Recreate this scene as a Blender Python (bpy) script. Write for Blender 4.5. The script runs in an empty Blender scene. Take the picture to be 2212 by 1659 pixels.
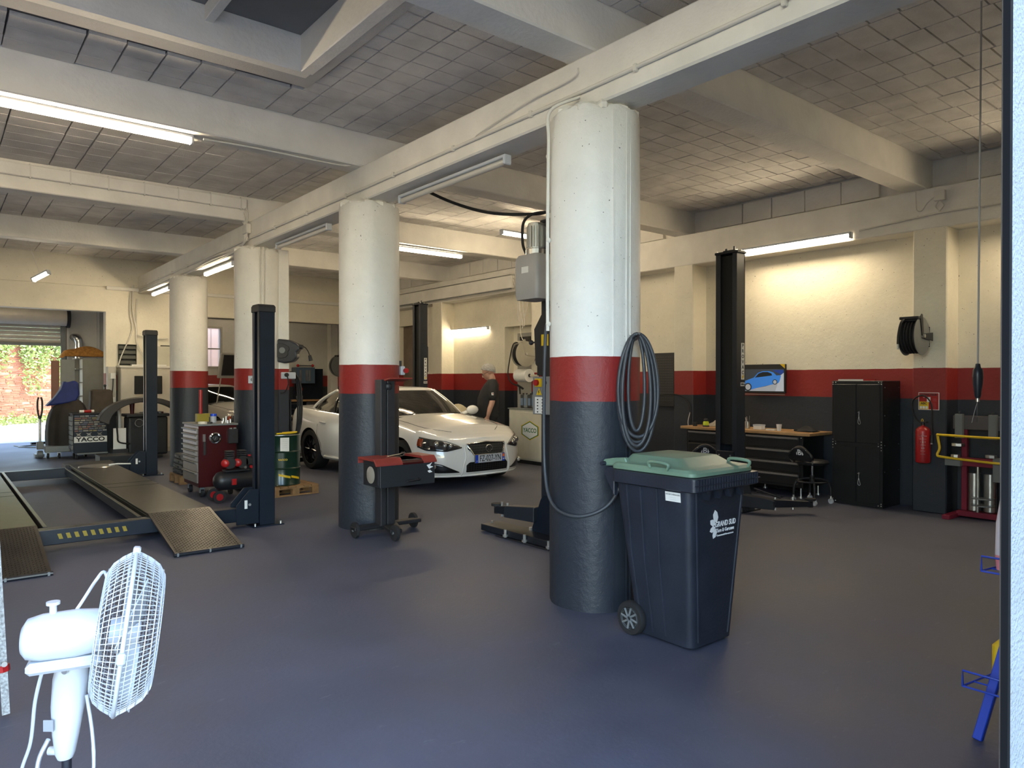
import bpy, bmesh, math, random
from mathutils import Matrix, Vector
random.seed(7)
K = 0.93            # survey units -> metres
C = bpy.context.scene.collection
S = bpy.context.scene
PI = math.pi
R = math.radians

# ------------------------------------------------------------------ camera
cam = bpy.data.cameras.new('camera'); co = bpy.data.objects.new('camera', cam); C.objects.link(co)
cam.sensor_width = 36.0; cam.lens = 1540/2212*36.0; cam.clip_start = 0.05; cam.clip_end = 300
co.location = (0, 0, 1.6*K)
co.rotation_euler = (R(90-0.353), 0, R(-39.2))
S.camera = co
S.view_settings.view_transform = 'Standard'; S.view_settings.look = 'None'
S.view_settings.gamma = 1; S.view_settings.use_curve_mapping = False
S.view_settings.exposure = 0.3
# ------------------------------------------------------------------ sky and sun
w = bpy.data.worlds.new('sky'); S.world = w; w.use_nodes = True
nt = w.node_tree; bg = nt.nodes['Background']
sky = nt.nodes.new('ShaderNodeTexSky'); sky.sky_type = 'NISHITA'; sky.sun_disc = False
sky.sun_elevation = R(52); sky.sun_rotation = R(110); sky.air_density = 1.3; sky.dust_density = 0.6
nt.links.new(sky.outputs[0], bg.inputs[0]); bg.inputs[1].default_value = 1.8
sl = bpy.data.lights.new('sun', 'SUN'); sl.energy = 5.0; sl.color = (1, .93, .8); sl.angle = R(0.6)
so = bpy.data.objects.new('sun', sl); C.objects.link(so)
so.rotation_euler = Vector((0.50, -0.30, 1.30)).to_track_quat('Z', 'Y').to_euler()
WARM = (1.0, 0.82, 0.56)
LAMP = 75.0        # strength of every lit tube

# ------------------------------------------------------------------ materials
def srgb(h):
    h = h.lstrip('#'); o = []
    for i in (0, 2, 4):
        c = int(h[i:i+2], 16)/255; o.append(c/12.92 if c <= .04045 else ((c+.055)/1.055)**2.4)
    return o
def node(nt, t, **kw):
    n = nt.nodes.new(t)
    for k, v in kw.items(): setattr(n, k, v)
    return n
MATS = {}
def mat(name, col, rough=.5, metal=0.0, var=0.06, vs=6.0, bump=0.0, bs=40.0, emit=None, es=0, coat=0, alpha=1, trans=0, spec=.5):
    if name in MATS: return MATS[name]
    m = bpy.data.materials.new(name); m.use_nodes = True; nt = m.node_tree; p = nt.nodes['Principled BSDF']
    c = srgb(col) if isinstance(col, str) else list(col)
    p.inputs['Roughness'].default_value = rough; p.inputs['Metallic'].default_value = metal
    p.inputs['Coat Weight'].default_value = coat; p.inputs['Alpha'].default_value = alpha
    p.inputs['Transmission Weight'].default_value = trans; p.inputs['Specular IOR Level'].default_value = spec
    tc = node(nt, 'ShaderNodeTexCoord'); nz = node(nt, 'ShaderNodeTexNoise')
    nz.inputs['Scale'].default_value = vs; nz.inputs['Detail'].default_value = 5
    nt.links.new(tc.outputs['Object'], nz.inputs['Vector'])
    r = node(nt, 'ShaderNodeValToRGB'); r.color_ramp.elements[0].position = .3; r.color_ramp.elements[1].position = .7
    r.color_ramp.elements[0].color = [max(0, x*(1-var)) for x in c]+[1]; r.color_ramp.elements[1].color = [min(1, x*(1+var)) for x in c]+[1]
    nt.links.new(nz.outputs[0], r.inputs[0]); nt.links.new(r.outputs[0], p.inputs['Base Color'])
    if bump:
        n2 = node(nt, 'ShaderNodeTexNoise'); n2.inputs['Scale'].default_value = bs; n2.inputs['Detail'].default_value = 4
        nt.links.new(tc.outputs['Object'], n2.inputs['Vector'])
        b = node(nt, 'ShaderNodeBump'); b.inputs['Strength'].default_value = bump; b.inputs['Distance'].default_value = .01
        nt.links.new(n2.outputs[0], b.inputs['Height']); nt.links.new(b.outputs[0], p.inputs['Normal'])
    if emit:
        p.inputs['Emission Color'].default_value = list(emit)+[1]; p.inputs['Emission Strength'].default_value = es
    MATS[name] = m; return m

def paint_bands(name, z1, z2, cream=(.80, .77, .70), red='#8a2320', dark=(.021, .026, .036), rough=.5, rb=.6):
    """cream above z2, red z1..z2, dark slate below: three coats of paint on the same plaster"""
    m = bpy.data.materials.new(name); m.use_nodes = True; nt = m.node_tree; p = nt.nodes['Principled BSDF']; L = nt.links.new
    geo = node(nt, 'ShaderNodeNewGeometry'); sep = node(nt, 'ShaderNodeSeparateXYZ'); L(geo.outputs['Position'], sep.inputs[0])
    nz = node(nt, 'ShaderNodeTexNoise'); nz.inputs['Scale'].default_value = 5; nz.inputs['Detail'].default_value = 6; L(geo.outputs['Position'], nz.inputs['Vector'])
    w = node(nt, 'ShaderNodeMath', operation='MULTIPLY_ADD'); L(nz.outputs[0], w.inputs[0]); w.inputs[1].default_value = .012; L(sep.outputs[2], w.inputs[2])
    def gt(z):
        g = node(nt, 'ShaderNodeMath', operation='GREATER_THAN'); L(w.outputs[0], g.inputs[0]); g.inputs[1].default_value = z*K+.006; return g
    def mix(f, a, b):
        x = node(nt, 'ShaderNodeMix', data_type='RGBA'); L(f, x.inputs[0])
        for s, i in ((a, 6), (b, 7)):
            if isinstance(s, (list, tuple)): x.inputs[i].default_value = list(s)[:3]+[1]
            else: L(s, x.inputs[i])
        return x.outputs[2]
    c1 = mix(gt(z1).outputs[0], dark, srgb(red)); c2 = mix(gt(z2).outputs[0], c1, cream)
    n3 = node(nt, 'ShaderNodeTexNoise'); n3.inputs['Scale'].default_value = 2.3; n3.inputs['Detail'].default_value = 8; n3.inputs['Roughness'].default_value = .7
    L(geo.outputs['Position'], n3.inputs['Vector'])
    mr = node(nt, 'ShaderNodeMapRange'); L(n3.outputs[0], mr.inputs[0]); mr.inputs[1].default_value = .3; mr.inputs[2].default_value = .7; mr.inputs[3].default_value = .90; mr.inputs[4].default_value = 1.04
    hs = node(nt, 'ShaderNodeHueSaturation'); L(mr.outputs[0], hs.inputs['Value']); L(c2, hs.inputs['Color'])
    # chips: small dark pits in the paint
    vo = node(nt, 'ShaderNodeTexNoise'); vo.inputs['Scale'].default_value = 55; vo.inputs['Detail'].default_value = 2; L(geo.outputs['Position'], vo.inputs['Vector'])
    pit = node(nt, 'ShaderNodeMath', operation='GREATER_THAN'); L(vo.outputs[0], pit.inputs[0]); pit.inputs[1].default_value = .745
    dk = mix(pit.outputs[0], hs.outputs[0], (.06, .05, .045)); L(dk, p.inputs['Base Color'])
    p.inputs['Roughness'].default_value = rough
    n4 = node(nt, 'ShaderNodeTexNoise'); n4.inputs['Scale'].default_value = 22; n4.inputs['Detail'].default_value = 6; L(geo.outputs['Position'], n4.inputs['Vector'])
    n5 = node(nt, 'ShaderNodeTexNoise'); n5.inputs['Scale'].default_value = 120; n5.inputs['Detail'].default_value = 3; L(geo.outputs['Position'], n5.inputs['Vector'])
    ad = node(nt, 'ShaderNodeMath', operation='MULTIPLY_ADD'); L(n5.outputs[0], ad.inputs[0]); ad.inputs[1].default_value = .35; L(n4.outputs[0], ad.inputs[2])
    b = node(nt, 'ShaderNodeBump'); b.inputs['Strength'].default_value = rb; b.inputs['Distance'].default_value = .012
    L(ad.outputs[0], b.inputs['Height']); L(b.outputs[0], p.inputs['Normal'])
    return m

M_wall = paint_bands('painted_wall', 1.36, 1.74, cream=(.80, .745, .61), rb=.3)
M_col = paint_bands('painted_column', 1.45, 1.76, cream=(.80, .775, .72), rb=.35)
M_conc = mat('painted_concrete', (.80, .77, .70), .7, var=.07, vs=3, bump=.5, bs=30)
M_beamu = mat('ceiling_paint', (.50, .48, .45), .8, var=.08, vs=4, bump=.4, bs=60)
M_block = mat('hollow_block_paint', (.72, .69, .65), .85, var=.14, vs=3.5, bump=.8, bs=130)
M_black = mat('black_powder_coat', (.010, .011, .014), .42, var=.15)
M_black2 = mat('black_plastic', (.014, .014, .016), .5, var=.15)
M_rubber = mat('rubber', (.012, .012, .013), .75, var=.2, bump=.1)
M_navy = mat('navy_steel', (.012, .018, .030), .34, .25, var=.12)
M_steel = mat('bright_steel', (.62, .62, .6), .28, 1.0, var=.08)
M_chrome = mat('chrome', (.8, .8, .8), .08, 1.0, var=.02)
M_zinc = mat('zinc_bolt', (.75, .75, .72), .3, .9)
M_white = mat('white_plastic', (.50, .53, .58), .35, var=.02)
M_cream = mat('cream_enamel', (.62, .58, .47), .45, var=.05)
M_grey = mat('grey_enamel', (.16, .17, .17), .45, var=.05)
M_red = mat('red_enamel', srgb('#a01a1c'), .35, var=.08)
M_dred = mat('dark_red_enamel', srgb('#3c0a0e'), .3, var=.08)
M_wood = mat('beech_worktop', srgb('#b08a5e'), .5, var=.12, vs=9)
M_pallet = mat('pallet_wood', srgb('#8a6a45'), .8, var=.2, vs=12, bump=.3)
M_paper = mat('paper', (.75, .74, .70), .7, var=.03)
M_yellow = mat('yellow_paint', srgb('#d8b41c'), .45, var=.06)
M_green = mat('green_drum', srgb('#08291f'), .28, var=.08, coat=.3)
M_blackink = mat('black_ink', (.01, .01, .01), .6, var=.02)
M_whiteink = mat('white_ink', (.8, .8, .8), .6, var=.02)
M_cable = mat('white_cable', (.70, .67, .60), .5, var=.04)
M_tube = mat('lit_tube', (.9, .9, .9), .4, emit=WARM, es=LAMP)
M_tube_low = mat('lit_tube_weaker', (.9, .9, .9), .4, emit=WARM, es=LAMP*.45)
M_offtube = mat('unlit_tube_cover', (.55, .53, .48), .3, var=.03)
M_blue = mat('blue_enamel', srgb('#1440b8'), .35, var=.06)

# ------------------------------------------------------------------ geometry helper
class G:
    def __init__(s, k=None): s.v = []; s.f = []; s.T = Matrix(); s.k = K if k is None else k
    def add(s, vs, fs):
        n = len(s.v); T = s.T
        s.v += [tuple(T @ Vector(p)) for p in vs]; s.f += [[n+i for i in f] for f in fs]; return s
    def box(s, x0, x1, y0, y1, z0, z1):
        return s.add([(x0,y0,z0),(x1,y0,z0),(x1,y1,z0),(x0,y1,z0),(x0,y0,z1),(x1,y0,z1),(x1,y1,z1),(x0,y1,z1)],
                     [(0,3,2,1),(4,5,6,7),(0,1,5,4),(1,2,6,5),(2,3,7,6),(3,0,4,7)])
    def cb(s, cx, cy, cz, sx, sy, sz): return s.box(cx-sx/2, cx+sx/2, cy-sy/2, cy+sy/2, cz-sz/2, cz+sz/2)
    def tube(s, pts, r, n=8, cap=True, closed=False):
        pts = [Vector(p) for p in pts]; m = len(pts); rs = r if isinstance(r, (list, tuple)) else [r]*m
        vs = []; u = None
        for i, p in enumerate(pts):
            if closed: t = (pts[(i+1) % m]-pts[i-1])
            else: t = pts[min(i+1, m-1)]-pts[max(i-1, 0)]
            if t.length < 1e-9: t = Vector((0, 0, 1))
            t.normalize()
            if u is None: u = t.orthogonal().normalized()
            u = (u-t*u.dot(t)); u = u.normalized() if u.length > 1e-6 else t.orthogonal().normalized()
            w = t.cross(u)
            for k in range(n):
                a = 2*PI*k/n; vs.append(p+(u*math.cos(a)+w*math.sin(a))*rs[i])
        fs = []
        for i in range(m if closed else m-1):
            a = i*n; b = ((i+1) % m)*n
            for k in range(n): fs.append((a+k, a+(k+1) % n, b+(k+1) % n, b+k))
        if cap and not closed: fs.append(list(range(n))[::-1]); fs.append([(m-1)*n+k for k in range(n)])
        return s.add(vs, fs)
    def cyl(s, a, b, r, r2=None, n=16): return s.tube([a, b], [r, r if r2 is None else r2], n)
    def prism(s, poly, ax, a, b):
        n = len(poly)
        def P(q, t): return {'x': (t, q[0], q[1]), 'y': (q[0], t, q[1]), 'z': (q[0], q[1], t)}[ax]
        vs = [P(q, a) for q in poly]+[P(q, b) for q in poly]
        return s.add(vs, [list(range(n))[::-1], list(range(n, 2*n))]+[(i, (i+1) % n, n+(i+1) % n, n+i) for i in range(n)])
    def lathe(s, c, prof, n=24, ax='z', a0=0, a1=2*PI):
        full = abs(a1-a0-2*PI) < 1e-6; m = len(prof); vs = []; N = n if full else n+1
        for i in range(N):
            a = a0+(a1-a0)*i/n; ca, sa = math.cos(a), math.sin(a)
            for r, h in prof:
                q = {'z': (r*ca, r*sa, h), 'x': (h, r*ca, r*sa), 'y': (r*sa, h, r*ca)}[ax]
                vs.append((c[0]+q[0], c[1]+q[1], c[2]+q[2]))
        fs = []
        for i in range(n):
            a = i*m; b = ((i+1) % N)*m
            for j in range(m-1): fs.append((a+j, b+j, b+j+1, a+j+1))
        return s.add(vs, fs)
    def ball(s, c, r, n=12, sx=1, sy=1, sz=1):
        m = n//2; prof = []
        vs = []; fs = []
        for j in range(m+1):
            t = PI*j/m
            for i in range(n):
                a = 2*PI*i/n; vs.append((c[0]+r*sx*math.sin(t)*math.cos(a), c[1]+r*sy*math.sin(t)*math.sin(a), c[2]+r*sz*math.cos(t)))
        for j in range(m):
            for i in range(n): fs.append((j*n+i, (j+1)*n+i, (j+1)*n+(i+1) % n, j*n+(i+1) % n))
        return s.add(vs, fs)
    def grid(s, fn, nu, nv):
        vs = [fn(i/nu, j/nv) for j in range(nv+1) for i in range(nu+1)]
        return s.add(vs, [(j*(nu+1)+i, j*(nu+1)+i+1, (j+1)*(nu+1)+i+1, (j+1)*(nu+1)+i) for j in range(nv) for i in range(nu)])
    def mesh(s, name, m, smooth=None):
        me = bpy.data.meshes.new(name); k = s.k
        me.from_pydata([(x*k, y*k, z*k) for x, y, z in s.v], [], s.f)
        b = bmesh.new(); b.from_mesh(me); bmesh.ops.remove_doubles(b, verts=b.verts, dist=1e-6)
        bmesh.ops.recalc_face_normals(b, faces=b.faces); b.to_mesh(me); b.free()
        if smooth:
            me.polygons.foreach_set('use_smooth', [True]*len(me.polygons)); me.set_sharp_from_angle(angle=R(smooth))
        for x in (m if isinstance(m, (list, tuple)) else [m]): me.materials.append(x)
        return me
    def build(s, name, m, parent=None, bev=0, smooth=None, kind=None, label=None, sub=0, thick=0, loc=None, rot=None, bseg=1):
        o = bpy.data.objects.new(name, s.mesh(name, m, smooth)); C.objects.link(o)
        if parent: o.parent = parent
        if kind: o['kind'] = kind
        if label: o['label'] = label
        if loc: o.location = Vector(loc)*s.k
        if rot: o.rotation_euler = rot
        if thick: q = o.modifiers.new('t', 'SOLIDIFY'); q.thickness = thick*s.k; q.offset = 0
        if sub: q = o.modifiers.new('s', 'SUBSURF'); q.levels = sub; q.render_levels = sub
        if bev: q = o.modifiers.new('b', 'BEVEL'); q.width = bev*s.k; q.segments = bseg; q.limit_method = 'ANGLE'; q.angle_limit = R(35)
        return o
def sp(pts, n=6, closed=False):
    """Catmull-Rom through the points"""
    P = [Vector(p) for p in pts]; m = len(P); out = []
    rng = range(m if closed else m-1)
    for i in rng:
        if closed: a, b, c, d = P[i-1], P[i], P[(i+1) % m], P[(i+2) % m]
        else: a, b, c, d = P[max(i-1, 0)], P[i], P[i+1], P[min(i+2, m-1)]
        for j in range(n):
            t = j/n; out.append(.5*((2*b)+(c-a)*t+(2*a-5*b+4*c-d)*t*t+(3*b-a-3*c+d)*t**3))
    if not closed: out.append(P[-1])
    return out
def thing(name, label, cat, loc=(0, 0, 0), rz=0, group=None, rot=None):
    o = bpy.data.objects.new(name, None); C.objects.link(o); o.empty_display_size = .05
    o.location = Vector(loc)*K; o.rotation_euler = rot if rot else (0, 0, rz); o['label'] = label; o['category'] = cat
    if group: o['group'] = group
    return o
def tag(o, label, cat, group=None):
    o['label'] = label; o['category'] = cat
    if group: o['group'] = group
    return o
def dup(o, label=None, loc=None, rz=None, parent=None):
    c = o.copy(); C.objects.link(c)
    if parent: c.parent = parent
    if label: c['label'] = label
    if loc: c.location = Vector(loc)*K
    if rz is not None: c.rotation_euler = (0, 0, rz)
    for ch in list(o.children): dup(ch, parent=c)
    return c
def text(s, size, m, parent, T, name='lettering', ext=.0008, align='CENTER', sx=1.0, bold=0.0, k=None):
    """flat lettering; T maps the text plane (x right, y up, z out) into the parent's frame, survey units"""
    k = K if k is None else k
    cu = bpy.data.curves.new(name, 'FONT'); cu.body = s; cu.size = size; cu.align_x = align; cu.align_y = 'CENTER'
    cu.extrude = ext; cu.offset = bold; cu.resolution_u = 3
    t = bpy.data.objects.new('t', cu); C.objects.link(t)
    dg = bpy.context.evaluated_depsgraph_get(); me = bpy.data.meshes.new_from_object(t.evaluated_get(dg))
    bpy.data.objects.remove(t); me.name = name
    A = Matrix.Scale(k, 4) @ T @ Matrix.Diagonal((sx, 1, 1, 1)); me.transform(A)
    me.materials.clear(); me.materials.append(m)
    o = bpy.data.objects.new(name, me); C.objects.link(o)
    if parent: o.parent = parent
    return o
def face(o, u, v):
    """matrix with origin o, x-axis u, y-axis v"""
    u = Vector(u).normalized(); v = Vector(v).normalized(); w = u.cross(v)
    return Matrix(((u.x, v.x, w.x, o[0]), (u.y, v.y, w.y, o[1]), (u.z, v.z, w.z, o[2]), (0, 0, 0, 1)))
def struct(g, name, m, parent=None, **kw):
    return g.build(name, m, parent, kind='structure', **kw)
# ================================================================== THE BUILDING
def floor_mat():
    m = bpy.data.materials.new('painted_floor'); m.use_nodes = True; nt = m.node_tree; p = nt.nodes['Principled BSDF']; L = nt.links.new
    geo = node(nt, 'ShaderNodeNewGeometry')
    a = node(nt, 'ShaderNodeTexNoise'); a.inputs['Scale'].default_value = .9; a.inputs['Detail'].default_value = 9; a.inputs['Roughness'].default_value = .62; L(geo.outputs['Position'], a.inputs['Vector'])
    r = node(nt, 'ShaderNodeValToRGB'); L(a.outputs[0], r.inputs[0])
    r.color_ramp.elements[0].position = .33; r.color_ramp.elements[0].color = (.058, .063, .094, 1)
    r.color_ramp.elements[1].position = .70; r.color_ramp.elements[1].color = (.098, .103, .142, 1)
    # scuffs: pale short streaks
    mp = node(nt, 'ShaderNodeMapping'); mp.inputs['Scale'].default_value = (3, 11, 1); mp.inputs['Rotation'].default_value = (0, 0, .9); L(geo.outputs['Position'], mp.inputs['Vector'])
    b = node(nt, 'ShaderNodeTexNoise'); b.inputs['Scale'].default_value = 2.2; b.inputs['Detail'].default_value = 10; b.inputs['Roughness'].default_value = .75; L(mp.outputs[0], b.inputs['Vector'])
    rb = node(nt, 'ShaderNodeValToRGB'); L(b.outputs[0], rb.inputs[0]); rb.color_ramp.elements[0].position = .60; rb.color_ramp.elements[0].color = (0, 0, 0, 1); rb.color_ramp.elements[1].position = .76; rb.color_ramp.elements[1].color = (.5, .5, .5, 1)
    x = node(nt, 'ShaderNodeMix', data_type='RGBA'); L(rb.outputs[0], x.inputs[0]); L(r.outputs[0], x.inputs[6]); x.inputs[7].default_value = (.22, .22, .25, 1)
    L(x.outputs[2], p.inputs['Base Color'])
    rr = node(nt, 'ShaderNodeMapRange'); L(a.outputs[0], rr.inputs[0]); rr.inputs[1].default_value = .3; rr.inputs[2].default_value = .7; rr.inputs[3].default_value = .50; rr.inputs[4].default_value = .68
    L(rr.outputs[0], p.inputs['Roughness'])
    n = node(nt, 'ShaderNodeTexNoise'); n.inputs['Scale'].default_value = 35; n.inputs['Detail'].default_value = 4; L(geo.outputs['Position'], n.inputs['Vector'])
    bp = node(nt, 'ShaderNodeBump'); bp.inputs['Strength'].default_value = .12; bp.inputs['Distance'].default_value = .01; L(n.outputs[0], bp.inputs['Height']); L(bp.outputs[0], p.inputs['Normal'])
    return m
struct(G().box(-6.2, 9.9, .49, 21.95, -.12, 0).box(4.2, 11.3, 17.9, 23.8, -.12, 0), 'floor', floor_mat())
M_yard = mat('yard_gravel', (.46, .42, .35), .95, var=.18, vs=9, bump=.9, bs=22)
struct(G().box(-25, 25, 21.95, 48, -.2, -.02), 'ground', M_yard)
struct(G().box(-25, 25, -20, .49, -.2, -.015), 'ground_front', mat('front_asphalt', (.16, .16, .16), .9, var=.15, vs=5, bump=.5))
ZC = 4.25
# ---- ceiling slab (with skylight hole) and hollow blocks
sk = (-2.2, 2.46, 4.25, 5.85)      # skylight opening x0 x1 y0 y1
slab = G()
slab.box(-6.2, 9.9, .49, sk[2], ZC+.03, ZC+.25); slab.box(-6.2, 9.9, sk[3], 21.95, ZC+.03, ZC+.25)
slab.box(4.0, 11.3, 17.9, 23.8, ZC+.03, ZC+.25); slab.box(-6.2, sk[0], sk[2], sk[3], ZC+.03, ZC+.25); slab.box(sk[1], 9.9, sk[2], sk[3], ZC+.03, ZC+.25)
ceil = struct(slab, 'ceiling', mat('slab_dark', (.12, .115, .11), .9))
beams = [3.5, 6.98, 10.47, 13.97]; bw = .29
bays = [(.6, 3.5), (3.79, 6.98), (7.27, 10.47), (10.76, 13.97), (14.26, 17.6)]
cells = []
def lay_blocks(x0, x1, y0, y1, pitch, off, row=.2255, skip=None, ybase=None):
    x = x0; k = 0; xs = [x0]
    while x < x1-.05:
        x = min(x+pitch[(k+off) % len(pitch)], x1); xs.append(x); k += 1
    ny = int(math.ceil((y1-y0)/row))
    for A_, B_ in zip(xs, xs[1:]):
        a, b = A_, B_
        sh = random.uniform(0, .06)
        for j in range(-1, ny):
            ya = max(y0, y0+j*row+sh); yb = min(y1, y0+(j+1)*row+sh)
            if yb-ya < .04: continue
            a = A_; b = B_
            if skip and ya+.03 < skip[3] and yb-.03 > skip[2] and A_ < skip[1] < B_: a = skip[1]
            if skip and a+.03 < skip[1] and b-.03 > skip[0] and ya+.03 < skip[3] and yb-.03 > skip[2]:
                continue
            cells.append((a, b, ya, yb))
sb = (sk[0]-.18, sk[1]+.18, sk[2]-.3, sk[3]+.3)
lay_blocks(-.1, 3.9, *bays[1], [.265, .28, .5, .27, .29], 0, skip=sb)
lay_blocks(3.9, 9.42, *bays[0], [.385, .38], 0)
lay_blocks(-.1, 3.9, *bays[0], [.5, .27], 0)
for bi in (1, 2, 3): lay_blocks(3.9, 9.42, *bays[bi], [.385, .38], bi)
for bi in (2, 3, 4): lay_blocks(-1.0, 3.9, *bays[bi], [.27, .52, .28], bi, row=.29)
lay_blocks(3.9, 9.42, *bays[4], [.77], 0, row=.3)
cx = lambda c: math.hypot(.5*(c[0]+c[1])-1.5, .5*(c[2]+c[3])-1.0)
def inview(c):
    x, y = .5*(c[0]+c[1]), .5*(c[2]+c[3]); d = .632*x+.775*y; l = .775*x-.632*y
    return d > 1 and abs(l/d) < .76 and (ZC-1.6)/d < .56
vis = sorted([c for c in cells if inview(c)], key=cx); near = vis[:296]; ns = set(near); rest = [c for c in cells if c not in ns]
def block(g, c):
    e = random.uniform(.004, .009); d = random.uniform(-.002, .002); t = random.uniform(-.001, .001)
    x0, x1, y0, y1 = c[0]+e, c[1]-e, c[2]+e, c[3]-e
    if x1-x0 < .02 or y1-y0 < .02: return
    z = ZC+d
    g.add([(x0,y0,z+t),(x1,y0,z),(x1,y1,z-t),(x0,y1,z),(x0,y0,ZC+.035),(x1,y0,ZC+.035),(x1,y1,ZC+.035),(x0,y1,ZC+.035)],
          [(0,3,2,1),(4,5,6,7),(0,1,5,4),(1,2,6,5),(2,3,7,6),(3,0,4,7)])
for c in near:
    g = G(); block(g, c); g.build('ceiling_block', M_block, ceil)
g = G()
for c in rest: block(g, c)
g.build('far_ceiling_blocks', M_block, ceil, kind='stuff')
# ---- skylight: concrete kerb, panel, bars
x0, x1, y0, y1 = sk
g = G()
g.box(x0-.18, x1+.18, y1, y1+.3, ZC-.03, ZC+.03); g.box(x0-.18, x1+.18, y0-.3, y0, ZC-.03, ZC+.03)
g.box(x1, x1+.18, y0, y1, ZC-.03, ZC+.03); g.box(x0-.18, x0, y0, y1, ZC-.03, ZC+.03)
struct(g, 'trim_skylight', M_beamu, bev=.006)
g = G()
g.box(x0-.08, x1+.08, y1-.015, y1+.1, ZC-.035, ZC+.28); g.box(x0-.08, x1+.08, y0-.1, y0+.015, ZC-.035, ZC+.28)
g.box(x1-.015, x1+.1, y0, y1, ZC-.035, ZC+.28); g.box(x0-.1, x0+.015, y0, y1, ZC-.035, ZC+.28)
wk = struct(g, 'window_skylight', M_conc, bev=.008)
for i in range(5):
    xa = x0+(x1-x0)*i/5; G().box(xa-(.08 if i == 0 else 0), xa+(x1-x0)/5-(.004 if i < 4 else -.09), y0-.09, y1+.09, ZC+.275, ZC+.31).build('roof_panel', mat('skylight_panel', (.20, .20, .20), .7, var=.12, vs=2), wk)
for bx in (.75, 1.7, -.3, -1.3):
    G().box(bx-.035, bx+.035, y0, y1, ZC+.15, ZC+.27).build('glazing_bar', M_conc, wk, bev=.004)
# ---- cross beams on the girder
nb = ['near', 'second', 'third', 'fourth']
for i, y in enumerate(beams):
    b = struct(G().box(-6.2, 9.5, y, y+bw, 3.9, ZC+.03), 'beam', M_conc, bev=.012)
struct(G().box(3.6, 3.9, .5, 17.65, 3.52, 3.9), 'girder', M_conc, bev=.014)
# small beam with cable tray: conduit boxes under third beam are separate
# ---- columns
COLS = [(3.75, 3.65), (3.75, 7.09), (3.75, 10.55), (3.75, 14.15)]
def column(x, y, r=.325):
    g = G(); n = 48; vs = []
    rnd = random.Random(int(y*10)); ph = [rnd.uniform(0, 6.3) for _ in range(4)]
    hs = [0, .02, .5, 1.0, 1.45, 1.76, 2.2, 2.8, 3.2, 3.46, 3.49]
    def f(u, v):
        i = min(int(v*10+.5), 10); z = hs[i]; a = 2*PI*u
        rr = r+.004*math.sin(3*a+ph[0]+z)+.003*math.sin(7*a+ph[1]-z*2)
        if i == 10: rr -= .02+.012*math.sin(5*a+ph[2])
        return (rr*math.cos(a), rr*math.sin(a), z+(0 if i < 9 else .012*math.sin(9*a+ph[3])))
    g.grid(f, n, 10)
    o = struct(g, 'column', M_col, smooth=50, loc=(x, y, 0))
    g = G()                                        # rough mortar collar where the column meets the girder
    def f2(u, v):
        a = 2*PI*u; rr = r-.03+.02*math.sin(11*a)+.014*math.sin(23*a+1)
        if v > .5: rr -= .05
        return (rr*math.cos(a), rr*math.sin(a), 3.46+.075*v+.006*math.sin(17*a))
    g.grid(f2, 60, 2); g.build('mortar_collar', M_conc, o)
    return o
cols = [column(x, y) for x, y in COLS]
# vertical shuttering seams on the near column
for a in (-1.95, -1.62, -1.5):
    G().box(-.004, .004, -.002, .006, 0.02, 3.45).build('shuttering_seam', M_col, cols[0], loc=(.329*math.cos(a), .329*math.sin(a), 0), rot=(0, 0, a+PI/2))
# square pilaster joined to the third column
struct(G().box(3.98, 4.14, 10.32, 10.50, 0, 3.52), 'column_pilaster', M_col, bev=.01)
# ---- right wall: recess wall, pilasters, wall beam, block course
struct(G().box(9.65, 9.9, .5, 11.1, 0, ZC+.03).box(9.65, 9.9, 11.1, 12.08, 2.74, ZC+.03).box(9.65, 9.9, 12.08, 15.3, 0, ZC+.03).box(9.65, 9.9, 15.3, 16.6, 3.0, ZC+.03).box(9.65, 9.9, 16.6, 17.9, 0, ZC+.03), 'wall_right', M_wall)
for ya, yb in ((.5, .75), (3.28, 3.66), (6.9, 7.27), (10.45, 10.80), (14.02, 14.42), (17.5, 17.85)):
    struct(G().box(9.3, 9.66, ya, yb, 0, 3.42), 'wall_right_pilaster', M_wall, bev=.012)
struct(G().box(9.3, 9.67, .5, 21.9, 3.41, 3.90), 'beam_right', M_conc, bev=.012)
wb = struct(G().box(9.46, 9.67, .5, 21.9, 3.90, ZC+.03), 'wall_right_top', M_conc)
y = .6
while y < 17.3:
    L_ = random.uniform(.47, .53)
    if not any(b-.0 < y+L_ and y < b+bw for b in beams):
        G().box(9.415+random.uniform(-.005, .005), 9.47, y+.006, y+L_-.006, 3.935, ZC-.02).build('wall_block', M_conc, wb, bev=.005)
    y += L_
# door niche in the right wall recess
g = G().box(9.9, 9.96, 11.0, 12.2, 0, 2.8); struct(g, 'wall_niche', M_wall)
dn = struct(G().box(9.86, 9.90, 11.2, 11.90, 0, 2.60), 'door_1', mat('door_grey', (.33, .32, .29), .6))
G().box(9.84, 9.865, 11.45, 11.80, 1.9, 2.52).build('pane', mat('dark_glass', (.02, .02, .022), .15), dn)
# ---- partition across the far end, y 17.65
g = G()
g.box(-6.2, 11.3, 17.65, 17.9, 3.08, 3.62); g.box(-6.2, 11.3, 17.68, 17.9, 3.62, ZC+.03); g.box(9.66, 11.3, 17.65, 17.9, 0, 3.08)
g.box(-6.2, -3.0, 17.65, 17.9, 0, 3.1); g.box(2.96, 4.35, 17.65, 17.9, 0, 3.1)
struct(g, 'wall_back', M_wall, bev=.01)
struct(G().box(2.97, 9.6, 17.58, 17.66, 3.56, 3.64), 'trim_2', M_conc, bev=.01)
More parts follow.
